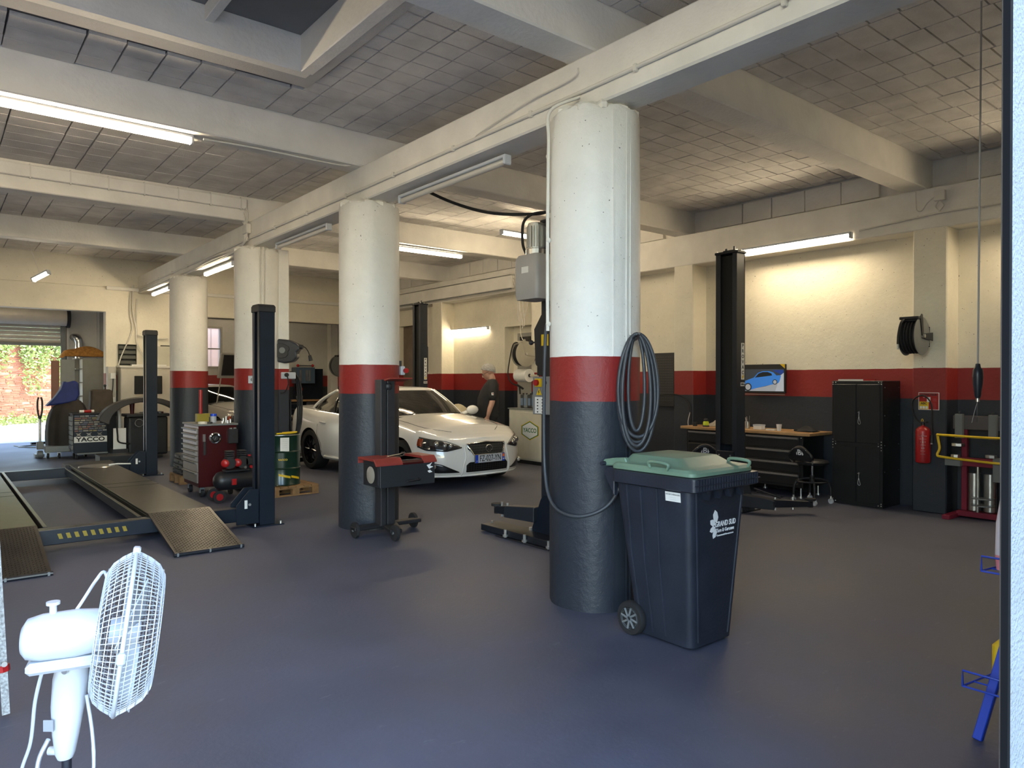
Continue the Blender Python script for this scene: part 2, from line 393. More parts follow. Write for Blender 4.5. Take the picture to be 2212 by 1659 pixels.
# ---- left wall and the outer back wall with the roller shutter
struct(G().box(-6.2, -5.95, .5, 21.95, 0, ZC+.03), 'wall_left', M_wall)
M_outer = paint_bands('outer_wall_paint', 1.36, 1.74, cream=(.55, .53, .49), rb=.3)
g = G()
g.box(-6.2, -3.0, 21.8, 21.95, 0, ZC); g.box(-3.0, 2.65, 21.8, 21.95, 3.42, ZC); g.box(2.65, 4.25, 21.8, 21.95, 0, ZC); g.box(4.1, 4.25, 17.9, 21.8, 0, ZC); g.box(4.1, 4.25, 21.8, 23.6, 0, ZC)
struct(g, 'wall_outer', M_outer)
g = G(); g.box(4.25, 6.2, 23.5, 23.7, 0, ZC); g.box(6.2, 7.2, 23.5, 23.7, 0, 2.0); g.box(6.2, 7.2, 23.5, 23.7, 3.25, ZC); g.box(7.2, 11.2, 23.5, 23.7, 0, ZC)
struct(g, 'wall_rear_bay', M_outer)
struct(G().box(11.05, 11.25, 17.9, 23.6, 0, ZC), 'wall_rear_right', M_outer)
struct(G().box(10.8, 11.06, 23.2, 23.5, 0, ZC).box(4.25, 11.05, 23.35, 23.5, 3.55, 3.65), 'trim_3', M_conc)
wd = struct(G().box(9.80, 9.88, 15.27, 16.63, 0, 3.03), 'door_3', mat('brown_door', (.16, .115, .08), .6, var=.12))
G().box(9.785, 9.80, 15.45, 16.45, .15, 2.8).build('door_panel', MATS['brown_door'], wd, bev=.01)
sh = struct(G().box(-3.0, 2.65, 21.74, 21.80, 3.30, 3.45), 'door_2', mat('shutter_steel', (.62, .57, .48), .55, .1))
for k in range(8):
    z = 3.32-.098*(k+1)
    G().prism([(21.79, z), (21.765, z+.015), (21.745, z+.048), (21.765, z+.08), (21.79, z+.095)], 'x', -3.0, 2.64).build('shutter_slat', MATS['shutter_steel'], sh)
G().box(-3.0, 2.65, 21.74, 21.80, 2.47, 2.54).build('bottom_bar', M_grey, sh)
G().cyl((-3.0, 21.55, 3.19), (2.72, 21.55, 3.19), .21, n=28).build('shutter_drum', MATS['shutter_steel'], sh, smooth=40)
G().cyl((2.72, 21.55, 3.19), (2.80, 21.55, 3.19), .25, n=28).build('drum_end_plate', M_black2, sh, smooth=40)
G().box(2.62, 2.72, 21.68, 21.80, 0, 3.0).build('guide_rail', M_grey, sh)
# window in the outer wall
wn = struct(G().box(6.15, 6.2, 23.47, 23.72, 2.0, 3.25).box(7.17, 7.22, 23.47, 23.72, 2.0, 3.25).box(6.15, 7.22, 23.47, 23.72, 3.23, 3.28).box(6.15, 7.22, 23.47, 23.72, 1.96, 2.02).box(6.2, 7.2, 23.55, 23.60, 2.56, 2.60), 'window_1', mat('window_paint', (.35, .33, .28), .6))
for z0, z1 in ((2.02, 2.56), (2.60, 3.23)):
    G().box(6.2, 7.18, 23.57, 23.58, z0, z1).build('pane', mat('frosted_pane', (.9, .9, .9), .35, trans=.92, var=.01), wn)
for xx in (6.45, 6.7, 6.95): G().box(xx-.008, xx+.008, 23.75, 23.76, 2.0, 3.28).build('window_bar', M_black, wn)
struct(G().box(4.5, 10, 24.9, 25.1, 0, 3.6), 'wall_yard_pink', mat('pink_render', (.62, .42, .34), .9))
# ---- front facade jamb on the right and the lintel over the opening
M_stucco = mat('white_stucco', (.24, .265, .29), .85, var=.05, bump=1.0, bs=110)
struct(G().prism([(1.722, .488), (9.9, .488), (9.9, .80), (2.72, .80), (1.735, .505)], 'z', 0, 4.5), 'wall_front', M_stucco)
struct(G().prism([(1.708, .487), (1.724, .487), (1.745, .507), (1.708, .5)], 'z', 0, 4.5), 'trim_1', mat('edge_rubber', (.008, .008, .009), .95, spec=.1))
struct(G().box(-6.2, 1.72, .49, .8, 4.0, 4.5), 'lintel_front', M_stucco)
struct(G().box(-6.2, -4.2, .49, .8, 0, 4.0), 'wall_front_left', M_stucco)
struct(G().box(2.7, 10, -5, -.7, 0, 12.5), 'wall_sun_block', mat('sun_block_render', (.55, .54, .52), .9, var=.06))  # unseen mass added to keep the sun off the entrance
# ---- tubes
def lamp(label, p0, p1, lit=True, rad=.028, tray=True, group='tube lamps', power=True):
    p0 = Vector(p0); p1 = Vector(p1); d = (p1-p0); L = d.length; mid = (p0+p1)/2
    t = thing('tube_lamp', label, 'lamp', mid, math.atan2(d.y, d.x), group)
    t.rotation_euler = (0, -math.asin(d.z/L), math.atan2(d.y, d.x))
    G().cyl((-L/2+.03, 0, -.02), (L/2-.03, 0, -.02), rad, n=12).build('tube', (M_tube_low if lit == 2 else M_tube) if lit else M_offtube, t, smooth=40)
    g = G().box(-L/2, L/2, -.038, .038, .006, .035); g.build('housing', M_white, t, bev=.006)
    for s in (-1, 1): G().box(s*L/2-.03*(s > 0), s*L/2+.03*(s < 0), -.04, .04, -.05, .02).build('end_cap', M_white, t, bev=.008)
    return t
lamp('long lit tube under the second cross beam, nearest lit lamp on the left', (-.35, 7.13, 3.875), (1.93, 7.13, 3.865))
lamp('lit tube under the girder beside the third column', (3.75, 13.1, 3.46), (3.75, 11.6, 3.46))
lamp('lit tube under the girder just past the fourth column', (3.75, 16.9, 3.46), (3.75, 15.5, 3.46))
lamp('unlit tube under the girder between the first two columns', (3.75, 6.4, 3.45), (3.75, 4.65, 3.45), False)
lamp('unlit tube under the girder between second and third columns', (3.75, 9.75, 3.46), (3.75, 8.1, 3.46), False)
lamp('lit tube under the third cross beam behind the white car', (5.9, 10.6, 3.84), (7.47, 10.6, 3.84))
lamp('lit tube hung below the ceiling beside the hydraulic motor', (6.95, 8.8, 3.93), (8.4, 8.8, 3.93))
lamp('bright lit tube on the right wall beam above the workbench', (9.25, 5.98, 3.48), (9.25, 4.38, 3.48))
lamp('lit tube mounted flat on the recessed wall above the man', (9.60, 14.2, 2.76), (9.60, 12.6, 2.76), 2)
lamp('slanted lit lamp hanging on a cord in front of the far partition', (1.40, 15.1, 3.36), (1.62, 14.85, 3.50))

lamp('added unseen fill tube under the first cross beam left of the skylight', (-3.6, 3.64, 3.87), (-1.3, 3.64, 3.87))  # added out of view to lift the light level of the hall
lamp('added unseen fill tube on the ceiling of the far rear bay', (6.5, 20.6, 4.24), (8.6, 20.6, 4.24))  # added out of sight to brighten the rear bay walls
lamp('added unseen fill tube on the ceiling behind the far partition near the shutter', (0.2, 19.6, 4.24), (1.8, 19.6, 4.24), 2)  # added, hidden by the lintel, to brighten the shutter annex
lamp('added unseen fill tube on the right wall beam near the front jamb', (9.25, 2.7, 3.48), (9.25, 1.1, 3.48))  # added outside the frame to brighten the near right bay
lamp('added unseen fill tube under the second cross beam near the left wall', (-4.6, 7.1, 3.87), (-2.6, 7.1, 3.87))  # added outside the frame to brighten the left of the hall

for o, xy in ((bpy.data.objects['tube_lamp.009'], 0), (bpy.data.objects['tube_lamp.006'], 0)):
    up = (4.27-o.location.z/K)
    for x in ((-.25, .25) if o.name.endswith('006') else (0,)): G().cyl((x, 0, .03), (x, 0, up), .006, n=6).build('hanging_cord', M_cable, o)
# ================================================================== FOREGROUND: BIN, HOSE, FAN, TESTER
M_bin = mat('bin_plastic', (.018, .022, .034), .42, var=.2, vs=5, bump=.15, bs=60)
M_lid = mat('bin_lid_green', (.15, .24, .17), .42, var=.1, vs=5)
def rrect(hw, y0, y1, z, r, n=4):
    P = []
    for cx_, cy_, a0 in ((hw-r, y1-r, 0), (-hw+r, y1-r, PI/2), (-hw+r, y0+r, PI), (hw-r, y0+r, 1.5*PI)):
        for i in range(n+1):
            a = a0+PI/2*i/n; P.append((cx_+r*math.cos(a), cy_+r*math.sin(a), z))
    return P
def loft(g, rings, cap=True):
    n = len(rings[0]); vs = [p for r in rings for p in r]
    fs = [(i*n+k, i*n+(k+1) % n, (i+1)*n+(k+1) % n, (i+1)*n+k) for i in range(len(rings)-1) for k in range(n)]
    if cap: fs += [list(range(n))[::-1], [(len(rings)-1)*n+k for k in range(n)]]
    return g.add(vs, fs)
t = thing('wheeled_bin', 'dark blue two-wheeled rubbish bin with green lid standing at the near column', 'bin', (3.645, 2.50, 0))
g = G(); loft(g, [rrect(.205+.085*q, .055-.05*q, .49+.10*q, .02+.955*q, .05) for q in (0, .02, .25, .5, .75, 1)]); g.build('body', M_bin, t, smooth=40)
g = G()
for hw, y0, y1, za, zb, rr in ((.325, -.055, .60, .965, 1.035, .03),):
    loft(g, [rrect(.29, -.02, .56, .95, .05), rrect(hw, y0, .58, .962, rr), rrect(hw, y0, .58, zb, rr), rrect(hw-.03, y0+.03, .56, zb+.004, rr), rrect(hw-.05, y0+.07, .54, zb-.02, rr)])
rim = g.build('rim', M_bin, t, smooth=30)
g = G()
for i in range(24):
    x = -.31+.62*(i+.5)/24; g.box(x-.003, x+.003, -.060, -.05, .968, 1.03)
g.box(-.325, .325, -.062, -.052, .995, 1.0)
g.build('ribbed_lip', M_bin, rim)
for x in (-.16, -.05, .06, .17): G().prism([(x-.03, .955), (x+.03, .955), (x, .90)], 'y', -.03, .01).build('gusset', M_bin, t)
for y in (.225, .34, .44):
    for s in (-1, 1):
        G().tube([(s*.203, y*.86+.05, .05), (s*.246, y*1.0+.035, .5), (s*.289, y*1.1, .95)], .009, 6).build('side_rib', M_bin, t, smooth=40)
for x in (-.155, .155): G().tube([(x*.95, .052, .05), (x*1.5, .005, .95)], .008, 6).build('front_rib', M_bin, t, smooth=40)
g = G()
loft(g, [rrect(.285, -.01, .60, 1.035, .04), rrect(.305, -.03, .61, 1.042, .045), rrect(.305, -.03, .61, 1.062, .045), rrect(.292, -.015, .60, 1.078, .045), rrect(.26, .03, .58, 1.084, .04), rrect(.235, .09, .56, 1.092, .04), rrect(.20, .15, .54, 1.128, .04), rrect(.19, .17, .53, 1.130, .03)])
lid = g.build('lid', M_lid, t, smooth=35)
for x, y in ((-.27, .22), (.255, .02)):
    G().tube(sp([(x-.035, y-.06, 1.07), (x-.045, y-.07, 1.105), (x-.045, y+.06, 1.11), (x-.03, y+.07, 1.075)], 5), .010, 8).build('lid_handle', M_lid, lid, smooth=50)
for s in (-1, 1):
    G().prism([(.50, 1.07), (.52, 1.11), (.62, 1.10), (.70, 1.085), (.715, 1.06), (.69, 1.045), (.60, 1.05)], 'x', s*.25-.018, s*.25+.018).build('hinge_arm', M_lid, lid, bev=.006)
    G().prism([(.60, 1.04), (.66, 1.04), (.69, 1.0), (.60, .86)], 'x', s*.26-.02, s*.26+.02).build('hinge_bracket', M_bin, t, bev=.005)
G().cyl((-.30, .69, 1.06), (.30, .69, 1.06), .014).build('hinge_bar', M_bin, lid, smooth=40)
for s in (-1, 1):
    wx = s*.235
    o = G().lathe((0, 0, 0), [(.0, -.02), (.07, -.02), (.072, -.026), (.098, -.026), (.105, -.015), (.105, .015), (.098, .026), (.072, .026), (.07, .02), (0, .02)], 28, 'x').build('wheel', M_rubber, t, smooth=35, loc=(wx, .49, .105))
    g = G().lathe((0, 0, 0), [(0, .012), (.014, .024), (.014, .03), (0, .03)], 16, 'x')
    for k in range(8):
        a = k*PI/4; g.tube([(s*.026, .014*math.cos(a), .014*math.sin(a)), (s*.024, .066*math.cos(a+.2), .066*math.sin(a+.2))], .007, 6)
    g.lathe((s*.022, 0, 0), [(.06, -.004), (.06, .006), (.07, .006), (.07, -.004)], 24, 'x')
    g.build('hub', M_grey, o, smooth=40)
G().cyl((-.235, .49, .105), (.235, .49, .105), .012).build('axle', M_grey, t)
F = lambda x, z, e=0: face((x, .055-.05*((z-.02)/.955)-.001-e, z), (1, 0, 0), (0, -.0523, 1))
text('GRAND SUD', .046, M_whiteink, t, F(.072, .735), sx=.80, bold=.001)
text('Tarn & Garonne', .032, M_whiteink, t, F(.072, .697), sx=.85, bold=.0006)
text('Communauté de communes', .015, M_whiteink, t, F(.072, .668), bold=.0004)
for k, (px_, pz, a, l) in enumerate(((-.015, .745, 1.85, .085), (-.025, .735, 2.6, .065), (-.025, .725, -2.75, .06), (-.02, .715, -1.95, .065))):
    q = [(0, 0), (.35*l, .3*l), (.75*l, .28*l), (l, 0), (.75*l, -.22*l), (.35*l, -.26*l)]
    T = F(px_-.005, pz); ca, sa = math.cos(a), math.sin(a); g = G(); g.T = T
    g.prism([(x*ca-y*sa, x*sa+y*ca) for x, y in q], 'z', 0, .001); g.build('leaf_mark', M_whiteink, t)
def Sd(y, z):   # near side face of the bin (towards V-)
    return face((-(.205+.085*(z-.02)/.955)-.0025, y, z), (0, -1, 0), (-.089, 0, 1))
g = G(); g.T = Sd(.13, .915); g.box(-.055, .055, -.028, .028, 0, .001); lb = g.build('label_sticker', M_paper, t)
text('DECHETS MENAGERS', .011, M_blackink, t, Sd(.13, .928) @ Matrix.Translation((0, 0, .001)))
for k in range(2): G().add([], []); text('- - - - - - - -', .010, M_blackink, t, Sd(.13, .912-.012*k) @ Matrix.Translation((0, 0, .001)), name='small_print')

# hose on the near column; cylindrical frame around the column axis
E1 = Vector((.775, -.632, 0)); F1 = Vector((.632, .775, 0)); CC = Vector((3.75, 3.65, 0))
def cp(phi, z, r=.345, c=CC):
    a = R(phi); return c+(E1*math.sin(a)-F1*math.cos(a))*r+Vector((0, 0, z))
M_hose = mat('hose_grey_black', (.045, .050, .058), .45, var=.15)
t = thing('air_hose', 'black rubber air hose coiled on a hook on the near column', 'hose', cp(62, 1.88, .34)); L0 = cp(62, 1.88, .34)
hs = random.Random(3)
hk = Vector(-E1*.045-F1*.13)
pts = []
for k in range(6):
    wd = (.10, .115, .05, .105, .12, .085)[k]; ht = (.78, .74, .66, .80, .70, .76)[k]; ofs = E1*hs.uniform(-.012, .012)-F1*(.016*k)
    for a in range(0, 360, 24):
        ca, sa = math.cos(R(a)), math.sin(R(a))
        zz = -ht/2+ht/2*ca; w_ = wd*(sa if abs(sa) < 1 else sa)*(1.0+.25*(1-ca)/2)
        pts.append(hk+ofs+E1*w_+Vector((0, 0, zz+.03)))
G().tube(sp(pts, 3), .0125, 8).build('hose_coil', M_hose, t, smooth=60)
G().tube([cp(50, 1.86, .31)-L0, Vector(-E1*.045-F1*.18), Vector(-E1*.045-F1*.245+Vector((0, 0, .03)))], .009, 8).build('hook', M_steel, t, smooth=50)
hp = [(22, .86, .36), (10, .75, .35), (-8, .685, .345), (-30, .66, .345), (-55, .69, .345), (-75, .78, .35), (-88, .95, .36), (-92, 1.2, .365), (-90, 1.5, .365), (-84, 1.9, .36), (-80, 2.0, .352)]
G().tube(sp([cp(28, 1.0, .40)-L0]+[cp(a, z, r)-L0 for a, z, r in hp], 6), .0125, 8).build('hose_tail', M_hose, t, smooth=60)
t = thing('water_pipe', 'painted pipe with clips running down the near column from the girder', 'pipe', cp(-80, 1.9))
L0 = cp(-80, 1.9)
G().tube(sp([cp(-78, 1.95, .35)-L0, cp(-79, 2.4, .35)-L0, cp(-77, 2.9, .35)-L0, cp(-74, 3.3, .35)-L0, cp(-66, 3.5, .36)-L0, (3.57-L0.x, 3.62-L0.y, 3.60-L0.z)], 6), .013, 8).build('pipe', M_cable, t, smooth=60)
for z in (2.0, 2.6, 3.2): G().ball(cp(-78, z, .345)-L0, .02, 10).build('pipe_clip', M_cable, t, smooth=60)

# pedestal fan
t = thing('pedestal_fan', 'white pedestal fan with round wire cage turned to the right', 'fan', (.30, 2.40, 0))
FC = Vector((.43, 2.28, .88))-Vector((.30, 2.40, 0)); fn = Vector((.954, -.223, -.13)).normalized(); fu = (Vector((0, 0, 1))-fn*fn.z).normalized(); fr = fu.cross(fn)
FT = Matrix(((fr.x, fu.x, fn.x, FC.x), (fr.y, fu.y, fn.y, FC.y), (fr.z, fu.z, fn.z, FC.z), (0, 0, 0, 1)))
RR = .224; wr = .0013
def cagept(a, q, s, tw=0):
    # q 0 hub .. 1 ring; s=+1 front bulge, -1 rear
    r = .035+(RR-.035)*q; h = (.085 if s > 0 else .07)*(1-max(0, (q-.55)/.45)**2.6)
    return (r*math.cos(a+tw*q), r*math.sin(a+tw*q), s*h)
for s, nm, nn in ((1, 'front_cage', 96), (-1, 'rear_cage', 84)):
    g = G(); g.T = FT
    for k in range(nn): g.tube([cagept(2*PI*k/nn, q, s, .25*s) for q in (0, .35, .5, .65, .8, .9, .96, 1)], wr, 4, cap=False)
    for q in (.02, .5, .62, .72, .80, .87, .93, .97): g.tube([cagept(2*PI*k/48, q, s) for k in range(48)], wr*1.1, 4, closed=True)
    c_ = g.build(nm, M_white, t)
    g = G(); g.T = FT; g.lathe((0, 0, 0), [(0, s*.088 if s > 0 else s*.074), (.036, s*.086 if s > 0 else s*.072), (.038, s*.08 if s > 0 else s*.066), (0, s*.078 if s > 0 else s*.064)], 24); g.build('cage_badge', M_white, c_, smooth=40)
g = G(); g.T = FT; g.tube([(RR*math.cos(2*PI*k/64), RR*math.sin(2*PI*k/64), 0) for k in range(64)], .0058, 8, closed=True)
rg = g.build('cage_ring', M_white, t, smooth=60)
for a in (PI/2, -PI/2, PI, .3): 
    g = G(); g.T = FT @ Matrix.Rotation(a, 4, 'Z'); g.cb(RR+.006, 0, 0, .02, .03, .02); g.build('ring_clip', M_white, rg, bev=.004)
M_blade = mat('fan_blade', (.70, .74, .80), .3, trans=.35, var=.02)
for k in range(3):
    g = G(); g.T = FT @ Matrix.Rotation(k*2*PI/3+.5, 4, 'Z')
    g.grid(lambda u, v: ((.03+.165*v), (u-.5)*(.06+.13*math.sin(PI*min(1, v*1.05)*.6)), .015-(u-.5)*.055-.005*v), 6, 8); g.build('blade', M_blade, t, smooth=60, thick=.003)
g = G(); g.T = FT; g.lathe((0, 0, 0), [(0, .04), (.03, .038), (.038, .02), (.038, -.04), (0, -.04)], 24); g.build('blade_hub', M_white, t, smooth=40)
# motor housing: horizontal bullet behind the cage
g = G(); fh = Vector((fn.x, fn.y, 0)).normalized(); fs_ = Vector((fh.y, -fh.x, 0)); MT = Matrix(((fh.x, fs_.x, 0, FC.x), (fh.y, fs_.y, 0, FC.y), (0, 0, 1, FC.z), (0, 0, 0, 1))); g.T = MT
rings = []
for xx, hh, ww in ((-.06, .060, .060), (-.12, .066, .066), (-.20, .064, .064), (-.235, .055, .058), (-.247, .035, .045)):
    rings.append([(xx, ww*math.sin(a)*(1 if True else 1), .012+hh*max(-.82, math.cos(a))) for a in [2*PI*i/28 for i in range(28)]])
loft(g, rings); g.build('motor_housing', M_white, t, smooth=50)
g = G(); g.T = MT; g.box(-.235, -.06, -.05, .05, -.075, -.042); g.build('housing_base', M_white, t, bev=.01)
g = G(); g.T = MT; g.cyl((-.175, 0, .07), (-.175, 0, .105), .009).cyl((-.175, 0, .1), (-.175, 0, .108), .017); g.build('oscillation_knob', M_white, t, smooth=40)
# neck and stem
g = G()
n0 = Vector((.015, -.02, .80)); 
rings = []
for z, ww, dd, ox in ((.815, .03, .03, .022), (.79, .042, .032, .018), (.74, .048, .034, .012), (.66, .046, .033, .004), (.58, .036, .030, -.002), (.525, .026, .026, -.004), (.51, .020, .02, -.004)):
    c_ = E1*ox; rings.append([(c_+E1*ww*math.cos(a)+F1*dd*math.sin(a)+Vector((0, 0, z))) for a in [2*PI*i/20 for i in range(20)]])
loft(g, rings); st = g.build('neck', M_white, t, smooth=50)
nf = lambda x, z: face(tuple(E1*x-F1*.036+Vector((0, 0, z))), E1, (0, 0, 1))
g = G(); g.T = nf(-.028, .62); g.box(-.014, .014, -.016, .016, 0, .003); g.build('rating_label', mat('label_grey', (.25, .26, .28), .5), t)
g = G(); g.T = nf(.02, .775); g.cyl((0, 0, 0), (0, 0, .006), .008); g.build('pivot_bolt', M_steel, t, smooth=40)
G().cyl((0, 0, .03), (0, 0, .53), .013, n=20).build('pole', mat('dark_chrome', (.12, .12, .13), .18, .9), t, smooth=50)
G().cyl(tuple(-E1*.0+Vector((0, 0, .53))), tuple(-E1*.05+Vector((0, 0, .53))), .012).build('height_knob', M_white, t, smooth=50)
g = G()
for a in (.4, .4+PI/2):
    ca, sa = math.cos(a)*.26, math.sin(a)*.26; g.tube([(-ca, -sa, .015), (0, 0, .03), (ca, sa, .015)], .014, 8)
g.build('cross_foot', M_white, t, smooth=50)
W = lambda x, d, z: tuple(E1*x+F1*d+Vector((0, 0, z)))
G().tube(sp([W(.11, .03, .98), W(.10, .02, 1.04), W(.085, .0, 1.02), W(.06, -.045, .955), W(.025, -.075, .90), W(.0, -.078, .86), W(-.02, -.07, .80), W(-.05, -.06, .70), W(-.07, -.05, .58), W(-.10, -.05, .48), W(-.12, -.04, .3), W(-.15, 0, .01)], 6), .005, 6).build('cord', M_white, t, smooth=60)
G().tube(sp([W(.07, -.02, .70), W(.085, -.02, .60), W(.09, -.02, .5), W(.08, -.01, .3), W(.12, .05, .01)], 6), .005, 6).build('cord', M_white, t, smooth=60)
G().tube(sp([W(-.03, -.035, .58), W(-.055, -.04, .52), W(-.055, -.035, .45), W(-.03, 0, .2)], 5), .006, 6).build('cord', M_white, t, smooth=60)

# headlight tester
t = thing('headlight_tester', 'black headlight tester with red hood on a wheeled post before second column', 'tester', (3.65, 6.50, 0))
G().box(-.095, -.04, -.03, .10, .10, 1.60).box(-.04, -.025, -.02, .08, .10, 1.60).box(-.02, .07, -.03, .10, .10, 1.60).build('post', mat('tester_post', (.05, .05, .055), .3, .5), t, bev=.006)
g = G().box(-.36, .42, .02, .13, .075, .115)
g.prism([(-.14, -.30), (-.02, -.32), (.12, .02), (-.05, .06)], 'z', .075, .115)
g.build('base', M_black2, t, bev=.008)
for x, y in ((-.33, .08), (-.09, -.30), (.40, .16)):
    o = G().lathe((0, 0, 0), [(0, -.02), (.05, -.02), (.078, -.016), (.08, 0), (.078, .016), (.05, .02), (0, .02)], 24, 'x').build('wheel', M_rubber, t, smooth=35, loc=(x, y, .08))
    G().cyl((-.03, 0, 0), (.03, 0, 0), .014).build('wheel_hub', M_grey, o)
M_test = mat('tester_box', (.022, .024, .028), .4)
bx = G().prism([(-.33, .54), (-.33, .76), (-.30, .80), (.02, .80), (.02, .54)], 'x', -.27, .36).build('optics_box', M_test, t, bev=.006)
G().box(-.275, -.268, -.30, .0, .56, .75).build('lens_bezel', M_black2, t, bev=.003)
g = G(); g.lathe((-.278, -.15, .655), [(0, -.012), (.05, -.009), (.085, 0), (0, .004)], 28, 'x'); g.build('fresnel_lens', mat('lens_glass', (.5, .45, .38), .12, trans=.4), t, smooth=60)
M_thood = mat('tester_red', srgb('#8c352d'), .5, var=.1)
G().prism([(-.34, .755), (-.34, .775), (-.29, .825), (.04, .825), (.04, .76), (.03, .76), (.03, .80), (-.29, .80), (-.33, .755)], 'x', -.32, -.02).build('hood', M_thood, t, bev=.003)
G().prism([(-.34, .755), (-.34, .775), (-.29, .825), (.04, .825), (.04, .76), (.03, .76), (.03, .80), (-.29, .80), (-.33, .755)], 'x', .22, .38).build('hood', M_thood, t, bev=.003)
G().prism([(-.34, .755), (-.34, .772), (-.29, .80), (.04, .80), (.03, .76)], 'x', -.02, .22).build('hood_tray', M_dred, t)
G().tube([(-.12, -.20, .83), (.06, -.13, .835), (.12, -.12, .85)], .010, 6).build('lever', M_steel, t)
G().tube([(.02, -.335, .59), (.02, -.365, .59), (.16, -.365, .60), (.16, -.335, .60)], .010, 8).build('handle', M_black2, t, smooth=50)
g = G()
for q in ([(.26, .73), (.30, .74), (.33, .76), (.30, .72), (.34, .71), (.29, .69)], [(.27, .67), (.30, .68), (.33, .655), (.29, .65)]): g.prism(q, 'y', -.332, -.330)
g.build('bird_decal', M_whiteink, t)
G().prism([(-.10, 1.66), (-.10, 1.645), (.06, 1.62), (.10, 1.58), (.115, 1.60), (.07, 1.64)], 'x', -.06, .20).build('sighting_mirror', M_thood, t, bev=.004, loc=(0, -.06, -.04))
G().ball((.0, .0, 1.53), .05, 14).build('mirror_joint', M_black2, t, smooth=60)
# speckled bar at the left edge
t = thing('metal_bar', 'white speckled metal bar with a red clamp leaning at the left edge', 'bar', (.27, 4.12, 0))
M_speck = mat('speckled_white', (.30, .30, .29), .6, var=.55, vs=90)
G().tube([(0.0, 0, .02), (-.02, .02, .5), (-.045, .05, 1.1)], .022, 4).build('bar', M_speck, t)
G().tube([(-.011, .01, .22), (-.013, .012, .25)], .030, 8).build('clamp', M_red, t)
G().cyl((-.008, -.03, .27), (-.008, -.05, .27), .012).build('bolt', M_zinc, t)
